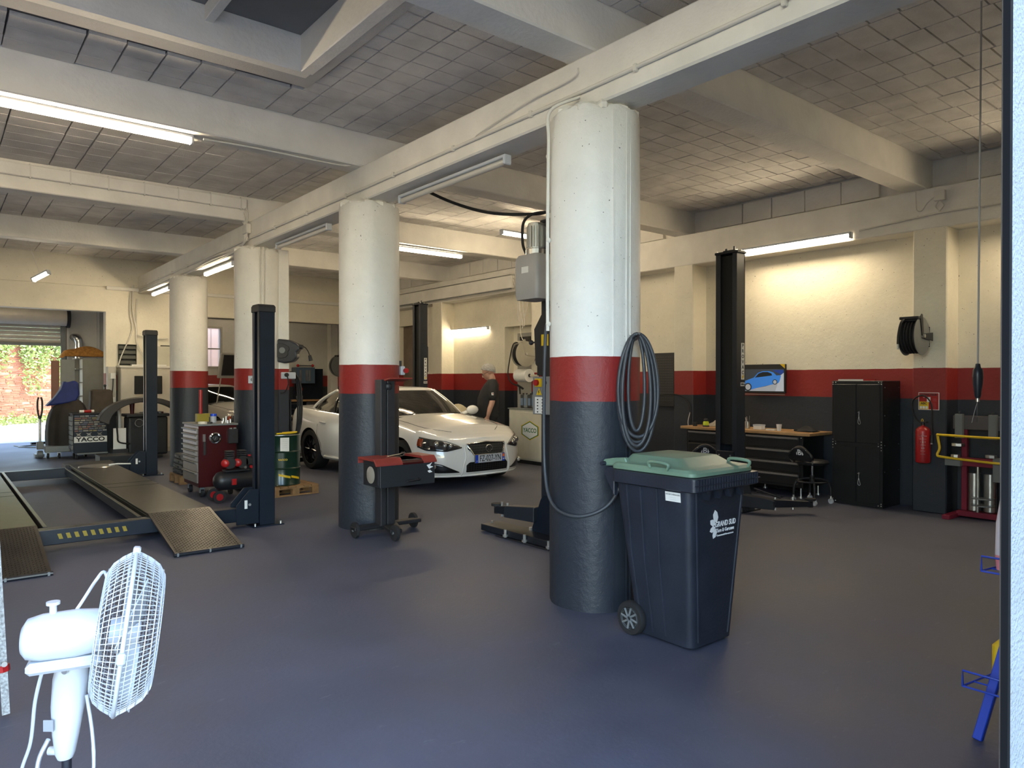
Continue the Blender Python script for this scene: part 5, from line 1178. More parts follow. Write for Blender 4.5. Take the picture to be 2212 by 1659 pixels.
for k, (y, m) in enumerate(((.90, M_black2), (.80, M_grey), (.68, M_black2), (.57, M_grey), (.45, M_black2))):
    q = thing('oil_can', ('leftmost black oil can', 'second oil can from the left, grey', 'middle black oil can', 'fourth oil can from the left, grey', 'rightmost black oil can')[k]+' on the cream cabinet', 'can', (8.95, 9.72+y, 1.052), 0, 'dark oil cans on the cream cabinet')
    G().box(-.045, .045, -.045, .045, 0, .26).build('can', m, q, bev=.01); G().cyl((0, .0, .26), (0, .0, .285), .018).build('cap', M_black2, q)
    g = G(); g.box(-.047, -.045, -.035, .035, .05, .19); g.build('can_label', mat('can_label_blue', (.12, .18, .28), .4), q)
rl = reel('beige oil hose reel on the pilaster above the oil cabinet', (8.98, 10.66, 2.10), 0, mat('beige_enamel', (.42, .39, .31), .4), r=.25, w=.14, plate=mat('beige_enamel', (.42, .39, .31), .4))
G().tube(sp([(-.12, 0, .22), (-.24, .02, .18), (-.30, .05, -.1), (-.32, .08, -.4), (-.26, .05, -.56), (-.14, .0, -.62)], 6), .012, 8).build('hose_end', M_rubber, rl, smooth=60)
G().tube([(-.16, .0, -.60), (-.02, -.02, -.68)], .022, 8).tube([(-.10, 0, -.62), (-.08, 0, -.78)], .016, 8).build('oil_gun', M_black2, rl, smooth=40)
t = thing('paper_roll', 'big white paper roll in a holder below the beige reel', 'paper roll', (9.08, 10.62, 1.68))
G().cyl((0, -.03, 0), (0, .32, 0), .13, n=28).build('roll', M_paper, t, smooth=40); G().cyl((0, -.034, 0), (0, -.03, 0), .035).build('roll_core', M_black2, t)
G().box(.0, .22, -.05, -.042, -.02, .02).build('holder', M_cream, t); G().box(.0, .22, .325, .333, -.02, .02).build('holder', M_cream, t)
t = thing('cable_bundle', 'tangle of white cables hanging from the trunking end on right wall', 'cables', (9.26, 11.0, 3.0))
cr = random.Random(4)
for k in range(8):
    y = cr.uniform(-.15, .15); zt = cr.uniform(.55, .72); zb_ = cr.uniform(-.5, .3)
    G().tube(sp([(-.01, y+.2, zt), (-.03, y+cr.uniform(-.1, .1), zt-.15), (-.03, y+cr.uniform(-.12, .12), (zt+zb_)/2), (-.02, y+cr.uniform(-.05, .05), zb_+.1), (-.02, y*.6, zb_)], 5), .009, 5).build('cable', M_cable, t, smooth=60)
G().tube(sp([(-.02, -.05, .2), (-.03, .05, -.3), (-.02, .02, -.55), (-.02, -.12, -.68)], 5), .008, 5).build('cable', M_cable, t, smooth=60)
t = thing('cable_trunking', 'painted cable trunking along the right wall beam behind the car', 'trunking', (9.28, 11.3, 3.62))
G().box(-.08, .01, 0, 6.2, -.14, .12).build('duct', M_conc, t, bev=.01); G().box(-.12, .01, 0, 6.2, .13, .16).build('ledge', M_conc, t, bev=.006); G().tube([(-.09, .0, -.16), (-.09, 6.2, -.16)], .014, 6).build('pipe', M_grey, t)
t = thing('beige_cloth', 'crumpled beige cloth bundle behind the white car beside the man', 'cloth', (7.70, 11.05, .0))
G().box(-.25, .25, -.2, .2, 0, 1.0).build('stand', M_black2, t, bev=.01)
g = G(); rr_ = random.Random(2)
g.grid(lambda u, v: ((u-.5)*.42, (v-.5)*.34, 1.0+.14*(max(0, math.sin(PI*u)*math.sin(PI*v))**.5)*(.85+.2*math.sin(11*u+5*v))), 14, 12); g.build('cloth', mat('beige_cloth', (.52, .45, .30), .9), t, smooth=60)
# girder conduits
t = thing('girder_conduit', 'painted conduit clipped along the near face of the girder', 'conduit', (3.585, 9.0, 3.64))
G().tube([(0, -8.4, .03), (0, -5.4, 0), (0, 0, .0), (0, 8.6, 0)], .014, 8).build('conduit', M_cable, t, smooth=60)
for k in range(16): G().box(-.018, .012, -8.0+1.05*k, -7.97+1.05*k, -.025, .025).build('conduit_clip', M_cable, t, bev=.005)
G().tube(sp([(-.0, -4.1, .0), (-.01, -4.2, .03), (-.01, -4.8, .10), (-.01, -5.3, .12), (.0, -5.35, .18)], 5), .006, 6).build('loose_wire', M_cable, t)
t = thing('junction_box', 'cream junction box with cables on the girder above third column', 'box', (3.575, 10.45, 3.78))
G().box(-.05, .02, -.09, .09, -.07, .07).build('box', M_cable, t, bev=.008)
for k in range(5):
    y = -.06+.03*k; G().tube(sp([(-.03, y, .07), (-.05, y+.05*(k-2), .2), (-.04, y+.12, .35), (-.03, y+.3, .42)], 5), .008, 6).build('lead', M_cable, t, smooth=60)
for k in range(3):
    y = -.05+.05*k; G().tube(sp([(-.03, y, -.07), (-.03, y+.04, -.18), (-.01, y+.5, -.24), (0, y+1.6, -.26+.04*k), (0, y+3.4, -.24), (0, 6.9, -.22+.03*k)], 5), .010, 6).build('lead', M_cable, t, smooth=60)
t = thing('beam_trunking', 'painted cable trunking on the near face of the third cross beam', 'trunking', (0.0, 10.43, 4.13))
G().box(-4, 3.55, -.03, .03, -.075, .075).build('duct', M_conc, t, bev=.008)
for k in range(9): G().box(.1+.42*k, .115+.42*k, -.034, .0, -.09, .09).build('duct_joint', M_cable, t)
t = thing('beam_conduit', 'painted conduit running from the nearest lit lamp along second beam', 'conduit', (2.0, 7.0, 3.885)); G().tube(sp([(0, .05, -.02), (.5, .06, .0), (1.3, .06, .0), (1.5, .04, .02), (1.56, .0, .12)], 4), .012, 6).build('conduit', M_cable, t, smooth=60)
t = thing('partition_cables', 'group of cables running down the partition beside the girder end', 'cables', (3.45, 17.6, 3.3))
for k, p in enumerate(([(0, 0, .35), (-.02, 0, -.2), (.02, 0, -.6), (-.2, 0, -1.2), (-.3, 0, -1.6)], [(.05, 0, .4), (.03, 0, -.1), (.1, 0, -.55), (.12, 0, -.9), (.35, 0, -1.4)], [(.12, 0, .1), (.10, 0, -.4), (.12, 0, -.68)], [(.12, 0, -.70), (.4, 0, -.78), (.75, 0, -.76)])): G().tube(sp(p, 5), .014, 6).build('cable', M_cable, t, smooth=60)

# ---- third column: cord reel, sockets, hoses
t = thing('cord_reel', 'grey enclosed cord reel on the pilaster of the third column', 'reel', (4.10, 10.30, 2.03), R(-39))
prof = [(-.20, .02), (-.19, .12), (-.10, .17), (.05, .155), (.17, .10), (.20, .06), (.20, .01), (.16, -.03), (.17, -.10), (.10, -.17), (-.02, -.19), (-.16, -.16)]
G().prism(prof, 'y', -.09, .07).build('shell', M_char, t, bev=.02, bseg=2); G().prism([(a*.55-.05, b_*.62) for a, b_ in prof], 'y', -.10, -.088).build('side_panel', M_black2, t, bev=.004); G().cyl((-.04, -.10, 0), (-.04, -.115, 0), .045, n=20).build('hub_cap', M_grey, t, smooth=40)
G().tube(sp([(.19, -.01, .06), (.26, -.01, .05), (.31, -.01, -.01), (.34, -.01, -.09)], 5), .008, 6).build('cord', M_rubber, t, smooth=60); G().cyl((.19, -.01, .055), (.235, -.01, .05), .035).build('cord_stop', M_black2, t); G().cyl((.335, -.01, -.07), (.355, -.01, -.15), .022, .032).build('plug', M_black2, t)
G().box(-.12, .04, .07, .16, -.06, .06).build('bracket', M_black2, t)
t = thing('wall_socket', 'white socket box on the red band of the third column pilaster', 'socket', (4.13, 10.38, 1.66)); G().box(-.12, .10, -.09, -.02, -.05, .05).build('box', M_white, t, bev=.01); G().cyl((-.05, -.12, .01), (-.05, -.09, .01), .03).build('plug', M_black2, t)
G().tube(sp([(-.05, -.12, 0), (-.03, -.13, -.12), (-.08, -.12, -.24), (-.15, -.11, -.26)], 5), .009, 6).build('lead', M_rubber, t, smooth=60)
t = thing('column_socket', 'small white socket on the left of the third column', 'socket', (3.56, 10.265, 1.60)); G().box(-.04, .04, -.03, .012, -.055, .055).build('plate', M_white, t, bev=.006, rot=(0, 0, R(-35))); G().cyl((0, -.034, 0), (0, -.03, 0), .025).build('socket_well', M_grey, t)
t = thing('hanging_hose', 'black hoses hanging down the side of the third column pilaster', 'hose', (4.24, 10.42, 1.2))
for k in range(3):
    w_ = .06+.02*k; G().tube(sp([(-.08, 0, .5), (0, -.02*k, .50), (w_, -.02*k, .3), (w_*1.1, -.02*k, -.2), (w_*.2, -.02*k, -.5), (-.05, -.02*k, -.35), (-.06, -.02*k, .1)], 6), .014, 6).build('hose', M_rubber, t, smooth=60)
t = thing('column_conduit', 'thin painted conduits running down the third column', 'conduit', (3.66, 10.20, 2.4))
for k in (0, 1): G().cyl((.05*k, .0-.01*k, -.65), (.05*k, -.01*k, 1.10), .009, n=6).build('conduit', M_cable, t)
t = thing('column_conduit', 'thin conduit down the second column to a red switch box', 'conduit', (4.06, 6.98, 2.4)); G().cyl((0, 0, -.62), (0, 0, 1.05), .009, n=6).build('conduit', M_cable, t)
t = thing('switch_box', 'white and red switch box on the second column beside the car', 'switch', (4.07, 6.96, 1.70)); G().box(-.02, .03, -.05, .03, -.05, .05).build('box', M_white, t, bev=.008); G().cyl((.03, -.04, 0), (.03, -.08, 0), .028).build('emergency_button', M_red, t, smooth=40); G().cyl((0, 0, .05), (0, 0, .11), .012).build('gland', M_black2, t)

# ---- tool chest
t = thing('tool_chest', 'dark red roller tool chest with a steel dial on its side', 'tool chest', (2.80, 10.12, 0))
G().box(0, .50, 0, .72, .14, .97).build('carcass', M_dred, t, bev=.006); G().box(-.02, .52, -.01, .73, .97, .995).build('top_mat', M_grey, t, bev=.004)
zz = .93
for k, h_ in enumerate((.075, .075, .075, .075, .075, .075, .14, .15)):
    d = G().box(-.02, 0, .02, .70, zz-h_+.008, zz).build('drawer', mat('drawer_steel', (.30, .28, .26), .35, .6), t, bev=.003); G().prism([(-.02, zz-.028), (-.045, zz-.02), (-.048, zz-.004), (-.02, zz-.006)], 'y', .03, .69).build('drawer_handle', M_steel, d); zz -= h_
for x in (.06, .44):
    for y in (.08, .64):
        o = G().cyl((x-.02, y, .055), (x+.02, y, .055), .055, n=20).build('castor', M_rubber, t, smooth=40); G().box(x-.03, x+.03, y-.02, y+.02, .06, .14).build('castor_fork', M_grey, o)
G().tube([(.10, -.02, .10), (.48, -.02, .11)], .010, 6).build('lower_bar', M_steel, t)
g = G(); g.T = face((.215, -.001, .80), (1, 0, 0), (0, 0, 1)); g.lathe((0, 0, 0), [(.078, 0), (.078, .014), (.064, .022), (.054, .010), (0, .010)], 32); dl = g.build('magnetic_dish', M_chrome, t, smooth=40)
g = G(); g.T = face((.215, -.012, .80), (1, 0, 0), (0, 0, 1)); g.lathe((0, 0, 0), [(0, .003), (.036, .003), (.036, 0)], 24); g.build('dish_centre', M_black2, dl)
g = G(); g.T = face((.215, -.016, .80), (1, .55, 0), (0, 0, 1)) ; g.T = face((.215, -.016, .80), (.5, 0, .87), (-.87, 0, .5)); g.cb(0, 0, 0, .05, .008, .002); g.build('magnet_bar', M_steel, dl)
G().box(.06, .085, -.02, 0, .58, .86).build('file_holder', M_black2, t); G().box(.055, .08, -.026, -.004, .76, .86).build('label_strip', M_steel, t)
G().box(.38, .50, -.07, 0, .72, .92).build('spray_holder', M_black2, t, bev=.006); 
for k in (0, 1): G().cyl((.41+.055*k, -.04, .86), (.41+.055*k, -.04, .935), .022).build('spray_can', M_grey, t, smooth=40)
def ontop(nm, lab, cat, x, y, fn, group=None):
    q = thing(nm, lab, cat, (2.80+x, 10.12+y, .996), 0, group); fn(q); return q
ontop('tape_roll', 'roll of masking tape lying on the tool chest corner', 'tape', .08, .10, lambda q: G().lathe((0, 0, 0), [(.035, 0), (.06, 0), (.06, .03), (.035, .03), (.035, 0)], 24).build('tape', M_cream, q, smooth=40))
ontop('jar', 'clear jar with a blue lid on the tool chest', 'jar', .28, .30, lambda q: (G().cyl((0, 0, 0), (0, 0, .09), .04, n=20).build('jar_body', mat('milky_jar', (.4, .42, .45), .3), q, smooth=40), G().cyl((0, 0, .09), (0, 0, .125), .043, n=20).build('lid', M_blue, q, smooth=40)))
for k, (x, y, h_) in enumerate(((.36, .12, .07), (.41, .16, .09), (.45, .10, .05), (.33, .07, .03), (.40, .06, .04))):
    q = thing('socket_tool', ('tall', 'tallest', 'medium', 'lowest', 'second lowest')[k]+' steel socket standing on the tool chest', 'socket tool', (2.80+x, 10.12+y, .996), 0, 'steel sockets on the tool chest'); G().cyl((0, 0, 0), (0, 0, h_), .016, .013, n=12).build('socket', M_steel, q, smooth=40)
ontop('puller', 'black puller lying on the tool chest', 'tool', .17, .10, lambda q: (G().cyl((0, 0, 0), (0, 0, .02), .04, n=10).build('disc', M_black2, q), G().cyl((0, 0, .02), (0, 0, .09), .007).build('stem', M_black2, q)))
ontop('red_handle_tool', 'tool with a tall red handle standing behind the tool chest jar', 'tool', .20, .55, lambda q: (G().box(-.08, .12, -.06, .06, 0, .12).build('yellow_case', mat('tool_yellow', srgb('#8a7a22'), .5), q, bev=.006), G().cyl((-.02, 0, .12), (-.02, 0, .46), .022).build('handle', M_red, q, smooth=40)))
# ---- compressor
t = thing('air_compressor', 'black air compressor with red fan covers beside the tool chest', 'compressor', (3.15, 9.66, 0))
g = G(); g.lathe((0, 0, .27), [(-.0, -.30), (.06, -.29), (.11, -.25), (.125, -.20), (.125, .20), (.11, .25), (.06, .29), (0, .30)], 28, 'x'); g.build('air_tank', M_black, t, smooth=50)
G().box(-.16, .14, -.09, .09, .39, .41).build('mount_plate', M_black, t)
for x in (-.14, .02):
    G().cyl((x+.04, .05, .50), (x+.04, -.06, .50), .075, n=24).build('motor', M_black2, t, smooth=40)
    g = G(); g.T = Matrix.Translation((x-.02, -.04, .50)) @ Matrix.Rotation(.9, 4, 'Z'); g.lathe((0, 0, 0), [(0, -.03), (.03, -.028), (.05, -.015), (.055, 0)], 24, 'x'); g.build('fan_cover', M_red, t, smooth=40)
    for k in range(4): G().box(x-.0, x+.10, -.05, .06, .57+.025*k, .585+.025*k).build('cooling_fin', M_black2, t)
G().box(.10, .20, -.06, .04, .46, .56).build('pressure_switch', M_black2, t, bev=.01); G().cyl((.15, -.06, .58), (.15, -.06, .60), .02).build('red_knob', M_red, t)
G().cyl((.16, -.11, .44), (.16, -.08, .44), .02).build('regulator_knob', M_red, t); G().cyl((.08, -.12, .44), (.08, -.08, .44), .018).build('gauge', M_steel, t)
G().box(-.10, -.04, -.127, -.12, .22, .30).build('tank_label', M_red, t)
for y in (-.13, .13): 
    o = G().lathe((-.26, y, .08), [(.035, -.015), (.08, -.015), (.08, .015), (.035, .015)], 24, 'y').build('wheel', M_rubber, t, smooth=40); g = G(); g.lathe((-.26, y, .08), [(0, -.017), (.045, -.017), (.045, .017), (0, .017)], 20, 'y'); g.build('wheel_hub', M_red, o, smooth=40)
G().cyl((.24, 0, .0), (.24, 0, .18), .015).build('foot', M_rubber, t)
G().tube(sp([(.22, -.08, .33), (.36, -.08, .50), (.36, .08, .50), (.22, .08, .33)], 5), .012, 8).build('handle', M_black, t, smooth=60)
# ---- pallets, drum, cases
def pallet(label, loc, rz, sx=.86, sy=.66):
    t = thing('pallet', label, 'pallet', loc, rz, 'small wooden pallets'); n = 6
    for i in range(n): x = sx*(i+.5)/n; G().box(x-.05, x+.05, 0, sy, .115, .135).build('deck_board', M_pallet, t, bev=.003)
    for y in (.0, sy/2-.04, sy-.08):
        G().box(0, sx, y, y+.08, .098, .115).build('stringer_board', M_pallet, t, bev=.003)
        for x in (0, sx/2-.05, sx-.10): G().box(x, x+.10, y, y+.08, .02, .098).build('block', M_pallet, t, bev=.003)
        G().box(0, sx, y, y+.08, .0, .02).build('bottom_board', M_pallet, t, bev=.003)
    return t
pallet('small wooden pallet under the green drum', (3.56, 9.47, 0), .05, .68, .66)
pallet('small wooden pallet under black cases behind the tool chest', (2.92, 11.55, 0), .0, .7, .6)
for k in range(4):
    q = thing('flat_case', ('lowest', 'second', 'third', 'topmost')[k]+' black case of the stack on the pallet behind tool chest', 'case', (2.95+.01*k, 11.58, .137+.078*k), 0, 'black cases on the pallet')
    G().box(0, .60, 0, .50, 0, .074).build('shell', M_black2, q, bev=.008); G().box(-.002, .602, -.002, .502, .034, .04).build('seam', M_grey, q); G().box(-.02, -.0, .18, .32, .025, .05).build('case_handle', M_black2, q)
t = thing('oil_drum', 'dark green oil drum with yellow YACCO markings on a pallet', 'drum', (3.82, 9.80, .137), R(-6))
G().lathe((0, 0, 0), [(0, .005), (.23, .005), (.245, 0), (.25, .01), (.245, .02), (.245, .225), (.256, .235), (.245, .248), (.245, .455), (.256, .465), (.245, .478), (.245, .68), (.25, .69), (.245, .70), (.232, .698), (.228, .68), (0, .68)], 40).build('drum', M_green, t, smooth=35)
G().tube([(.247*math.cos(2*PI*k/40), .247*math.sin(2*PI*k/40), .695) for k in range(40)], .006, 6, closed=True).build('lid_ring', M_steel, t, smooth=60)
DF = lambda a, z, e=.249: face((e*math.sin(R(a)), -e*math.cos(R(a)), z), (math.cos(R(a)), math.sin(R(a)), 0), (0, 0, 1))
def dcurve(poly, a, z, m, nm):
    g = G(); g.add([((.2475)*math.sin(R(a)+x/.2475), -.2475*math.cos(R(a)+x/.2475), z+y) for x, y in poly], [list(range(len(poly)))]); return g.build(nm, m, t, thick=.001)
dcurve([(.0, .0), (.03, 0), (.06, -.003), (.09, -.006), (.12, -.01), (.12, .185), (.09, .185), (.06, .185), (.03, .185), (0, .185)], -20, .48, M_paper, 'paper_label')
for k in range(5): text('- - - - - - -', .016, M_blackink, t, DF(-6, .64-.028*k, .2495), name='small_print')
text('YACCO', .035, M_yellow, t, DF(-12, .36), bold=.001)
def dpoly(a, z, pts, m, nm): 
    for i in range(4):
        q0, q1 = i/4, (i+1)/4; (x0, y0), (x1, y1) = pts; dcurve([(x0+(x1-x0)*q0, y0+(y1-y0)*q0), (x0+(x1-x0)*q1, y0+(y1-y0)*q1), (x0+(x1-x0)*q1, y0+(y1-y0)*q1+.03), (x0+(x1-x0)*q0, y0+(y1-y0)*q0+.03)], a, z, m, nm)
for a, z in ((-25, .14), (-80, .60), (-75, .10), (15, .11)): dpoly(a, z, ((0, 0), (.16, -.04)), M_yellow, 'yellow_stripe')
g = G(); g.T = DF(-58, .35); g.tube([(a, b_, 0) for a, b_ in hexp(.055, .035)], .004, 4, closed=True); g.build('hexagon_mark', M_yellow, t)
text('YACCO', .028, M_yellow, t, DF(-58, .35))
for a, b_, c_ in ((-.1, -.1, .25), (.02, .05, .22), (.08, -.05, .12)): G().tube([(a, b_, .71), (a+c_, b_+.04, .715)], .012, 6).build('funnel_tool', M_yellow, t)
# ---- tyres
def tyre(label, loc, r=.31, w=.19, flat=True):
    q = thing('tyre', label, 'tyre', loc, 0, 'stack of used tyres')
    G().lathe((0, 0, 0), [(r*.62, .02), (r*.7, .0), (r*.93, .0), (r*.99, .03), (r, w/2), (r*.99, w-.03), (r*.93, w), (r*.7, w), (r*.62, w-.02), (r*.6, w/2), (r*.62, .02)], 36).build('carcass', M_rubber, q, smooth=50)
    g = G()
    for k in range(30): a = 2*PI*k/30; g.cb((r+.001)*math.cos(a), (r+.001)*math.sin(a), w/2, .012, .012, w*.7)
    g.build('tread', M_rubber, q); return q
for k in range(3): tyre(('bottom', 'middle', 'top')[k]+' tyre of the stack between third and second columns', (6.52+.02*k, 16.0, .195*k))
# ---- second car with its tailgate raised
M_silver = mat('silver_car_paint', (.42, .40, .36), .3, .3, var=.02, coat=.6)
h2 = make_car('grey car with its bonnet raised in the rear bay behind the columns', (6.42, 16.95, 0), R(20), M_silver, None)
for ch in list(h2.children):
    if ch.name.split('.')[0] in ('number_plate', 'plate_band', 'region_badge', 'lettering', 'emblem'): bpy.data.objects.remove(ch, do_unlink=True)
rb_ = G(1).prism([(1.02, 1.52), (.90, 2.08), (.94, 2.10), (1.07, 1.52)], 'x', -.70, .62).build('raised_bonnet', M_silver, h2, bev=.02)
G(1).prism([(1.00, 1.58), (.905, 2.04), (.89, 2.04), (.985, 1.58)], 'x', -.62, .54).build('bonnet_lining', M_black2, rb_)
for x in (-.6, .52): G(1).tube([(x, 1.2, .90), (x, 1.03, 1.56)], .015, 6).build('bonnet_stay', M_silver, rb_)
# ---- rear bay: bench, wall cabinet, reel
t = thing('rear_workbench', 'dark workbench in the far rear bay under a wall cabinet', 'workbench', (8.75, 22.6, 0))
G().box(0, 2.2, 0, .75, .88, .93).build('worktop', M_wood, t); G().box(.05, .75, .04, .7, .1, .88).build('carcass', M_navy, t); G().box(1.3, 2.1, .04, .7, .1, .88).build('side_cabinet', M_navy, t)
for k in range(3): G().box(.10, .70, .0, .04, .68-.18*k, .84-.18*k).build('drawer', M_navy, t); G().box(.14, .66, -.02, .0, .80-.18*k, .815-.18*k).build('drawer_handle', M_steel, t)
G().box(.9, 1.25, .0, .05, .15, .85).build('side_rail', M_steel, t); G().tube([(1.35, -.03, .76), (2.0, -.03, .78)], .015, 6).build('pull_bar', M_steel, t)
t = thing('wall_tool_cabinet', 'blue-grey wall cabinet with three pale slats above the rear workbench', 'cabinet', (9.42, 22.9, 1.47))
G().box(0, .66, 0, .4, 0, .54).build('carcass', mat('tool_blue', (.07, .11, .17), .4), t, bev=.01); G().box(.1, 1.1, .35, .45, -.62, .5).build('back_panel', M_navy, t)
for x in (.12, .34, .44): G().box(x, x+.05, -.012, 0, .08, .45).build('slat', M_steel, t)
for k in range(10): G().cyl((.15+.05*(k % 5), .33, -.14-.28*(k//5)), (.15+.05*(k % 5), .33, -.24-.28*(k//5)), .012, n=6).build('hand_tool', (M_red, M_steel)[k % 2], t)
G().tube([(.1, .1, .60), (.6, .1, .60)], .02, 6).build('top_rail', M_steel, t); 
for x in (.1, .62): G().ball((x, .1, .60), .05, 10).build('rail_end', M_red, t)
reel('large dark hose reel in the far rear bay beside the tool cabinet', (10.70, 22.3, 2.06), R(0), M_grey, r=.36, w=.16)
# ================================================================== FAR LEFT: BALANCER, TROLLEY, COVERED MACHINE, YARD
t = thing('sticker_trolley', 'dark tool trolley covered in stickers with a YACCO plate', 'trolley', (2.20, 16.52, 0))
G().box(0, .60, 0, .46, .13, .90).build('carcass', M_navy, t, bev=.008); G().box(-.02, .62, -.02, .48, .90, .925).build('tray', M_black2, t, bev=.006)
for k in range(7): G().box(-.025, 0, .03, .43, .20+.095*k, .285+.095*k).build('drawer', M_grey, t, bev=.003)
for x in (.06, .54):
    for y in (.06, .40): G().cyl((x-.018, y, .05), (x+.018, y, .05), .05, n=18).build('castor', M_rubber, t, smooth=40)
G().box(.06, .6, -.03, .5, .10, .13).build('base_frame', M_grey, t)
G().box(.01, .59, -.004, 0, .335, .455).build('name_plate', M_paper, t)
text('YACCO', .115, M_blackink, t, face((.30, -.0045, .395), (1, 0, 0), (0, 0, 1)), bold=.004, sx=1.25)
sr = random.Random(11); cols_ = [mat('sticker_%d' % i, c_, .6) for i, c_ in enumerate(((.30, .27, .23), (.18, .17, .15), (.24, .20, .10), (.10, .11, .15), (.20, .10, .08), (.32, .31, .29)))]
for j in range(8):
    x = .02
    while x < .54:
        w_ = sr.uniform(.05, .12); h_ = sr.uniform(.022, .034); G().box(x, min(x+w_, .585), -.003, 0, .88-.042*j-h_, .88-.042*j).build('sticker', cols_[sr.randrange(6)], t); x += w_+.012
for k, x in enumerate((.09, .27, .46)):
    g = G(); g.T = face((x, -.003, .50), (1, 0, 0), (0, 0, 1)); g.prism([(-.05, -.04), (-.02, -.01), (-.05, .03), (.0, .015), (.05, .04), (.02, .0), (.05, -.04), (0, -.02)], 'z', 0, .001); g.build('sticker', cols_[(0, 5, 1)[k]], t)
t = thing('grease_tube', 'red and white tube lying on the sticker trolley', 'tube', (2.46, 16.70, .955)); G().cyl((-.13, 0, 0), (.13, .02, 0), .028).build('tube_body', M_paper, t, smooth=40); G().cyl((-.05, .006, .001), (.08, .016, .001), .0295).build('red_band', M_red, t)
# covered machine on a cart
M_cover = mat('brown_cover', (.030, .024, .020), .8, var=.3, vs=3)
t = thing('covered_machine', 'machine under a dark brown cover on a grey wheeled cart', 'machine', (2.20, 17.40, 0))
G().prism([(-.42, -.3), (.35, -.35), (.40, .3), (-.38, .35)], 'z', .12, .25).build('cart_deck', M_grey, t, bev=.01)
for x, y in ((-.36, -.24), (-.18, -.34), (.3, -.25), (.3, .25)):
    o = G().cyl((x-.02, y, .055), (x+.02, y, .055), .055, n=18).build('castor', M_rubber, t, smooth=40); G().box(x-.03, x+.03, y-.015, y+.015, .06, .12).build('castor_fork', M_steel, o)
g = G()
def drape(u, v):
    a = 2*PI*u; h = [.25, .5, .8, 1.02, 1.10, 1.14][min(5, int(v*5+.5))]; r = [.34, .36, .33, .27, .16, .02][min(5, int(v*5+.5))]
    r *= 1+.05*math.sin(9*a+1)*(1-v)+.04*math.sin(4*a+2)
    return (r*1.1*math.cos(a)+.02, r*.95*math.sin(a), h+.12*max(0, math.cos(a))*v)
g.grid(drape, 60, 5); g.build('cover', M_cover, t, smooth=60, sub=1)
G().cyl((.22, -.36, .50), (.52, -.36, .52), .035).build('white_sleeve', M_paper, t)
t = thing('blue_tarp', 'blue tarpaulin thrown over the covered machine', 'tarp', (2.20, 17.45, 1.17))
g = G(); g = G(); g.prism([(-.38, -.12), (-.22, .06), (-.12, .22), (-.06, .40), (.02, .37), (.14, .41), (.20, .36), (.22, .12), (.16, -.02), (.0, -.06)], 'y', -.16, .14); _g = lambda *a: None; _g(lambda u, v: (-.28+.50*u+.02*math.sin(9*v), (v-.5)*.36, -.10+.52*min(1, u*1.5)**1.2+.015*math.sin(14*u+6*v)-.16*(2*v-1)**2-.25*max(0, u-.8)), 18, 12); g.build('tarp', mat('blue_tarp', srgb('#10246a'), .6, var=.2, bump=.8, bs=6), t, bev=.03, bseg=2)
t = thing('boxed_cover', 'box-shaped brown cloth cover behind the sticker trolley', 'cover', (2.82, 17.36, 0))
G().box(-.12, .12, -.12, .12, 0, .9).build('stand', M_black2, t)
g = G(); loft(g, [[(x*1.0+.012*math.sin(k), y, z) for k, (x, y, z) in enumerate(rrect(.22, -.2, .2, .88, .04))], rrect(.205, -.18, .18, 1.1, .04), rrect(.20, -.17, .17, 1.36, .05), rrect(.15, -.12, .12, 1.39, .05)]); g.build('cloth_cover', mat('brown_cloth', (.060, .045, .032), .85, var=.25), t, smooth=50)
G().ball((.06, -.1, 1.47), .03, 10).cyl((.06, -.1, 1.38), (.06, -.1, 1.46), .008).build('knob', M_black2, t, smooth=50)
t = thing('pallet_jack', 'pallet jack with black forked handle in front of the open shutter', 'pallet jack', (1.72, 17.30, 0))
for s in (-1, 1): G().tube(sp([(0, 0, .78), (s*.035, 0, .95), (s*.04, 0, 1.15), (s*.02, 0, 1.24)], 5), .018, 8).build('handle', M_black2, t, smooth=60)
G().cyl((0, 0, .30), (0, 0, .80), .022).build('pole', M_steel, t, smooth=40); G().box(-.06, .06, -.06, .06, .18, .34).cyl((-.05, 0, .08), (.05, 0, .08), .08).build('pump', M_grey, t, bev=.01); G().box(-.08, .08, .0, .3, .02, .08).build('fork', M_grey, t)
t = thing('floor_cable', 'grey cable coiled on the floor in front of the open shutter', 'cable', (1.85, 20.3, .012))
G().tube(sp([(-.3, .5, 0), (-.1, -.1, 0), (.3, -.5, .0), (.5, -.2, 0), (.1, .3, 0), (-.25, .1, 0), (.1, -.4, 0), (.5, -.9, 0), (.45, -1.6, 0), (.3, -2.4, .1)], 8), .014, 6).build('cable', M_grey, t, smooth=60)
G().cyl((.05, .7, .02), (.65, .9, .02), .03).build('bar', M_black2, t)
# locker with open door and quilt
t = thing('metal_locker', 'beige metal locker with open door showing shelves beyond partition', 'locker', (2.72, 20.0, 0))
M_lock = mat('locker_beige', (.30, .28, .23), .5)
G().box(.14, .60, 0, .02, 0, 2.12).box(.14, .16, 0, .55, 0, 2.12).box(.58, .60, 0, .55, 0, 2.12).box(0.0, .60, .53, .55, 0, 2.12).box(0, .60, 0, .55, 2.10, 2.12).build('carcass', M_lock, t, bev=.004)
for k in range(6): G().box(0, .14, .02, .53, .2+.33*k, .22+.33*k).build('shelf', M_lock, t)
G().box(-.32, -.02, .0, .02, .1, 2.08).build('door', mat('locker_door', (.36, .36, .33), .5), t, bev=.004); G().box(-.50, -.33, .05, .07, .1, 2.05).build('outer_door', mat('locker_red_lit', (.36, .17, .11), .6), t)  # red light on the outer door is put into its colour
t = thing('quilt', 'orange patterned quilt folded on top of the locker', 'quilt', (2.97, 20.28, 2.17))
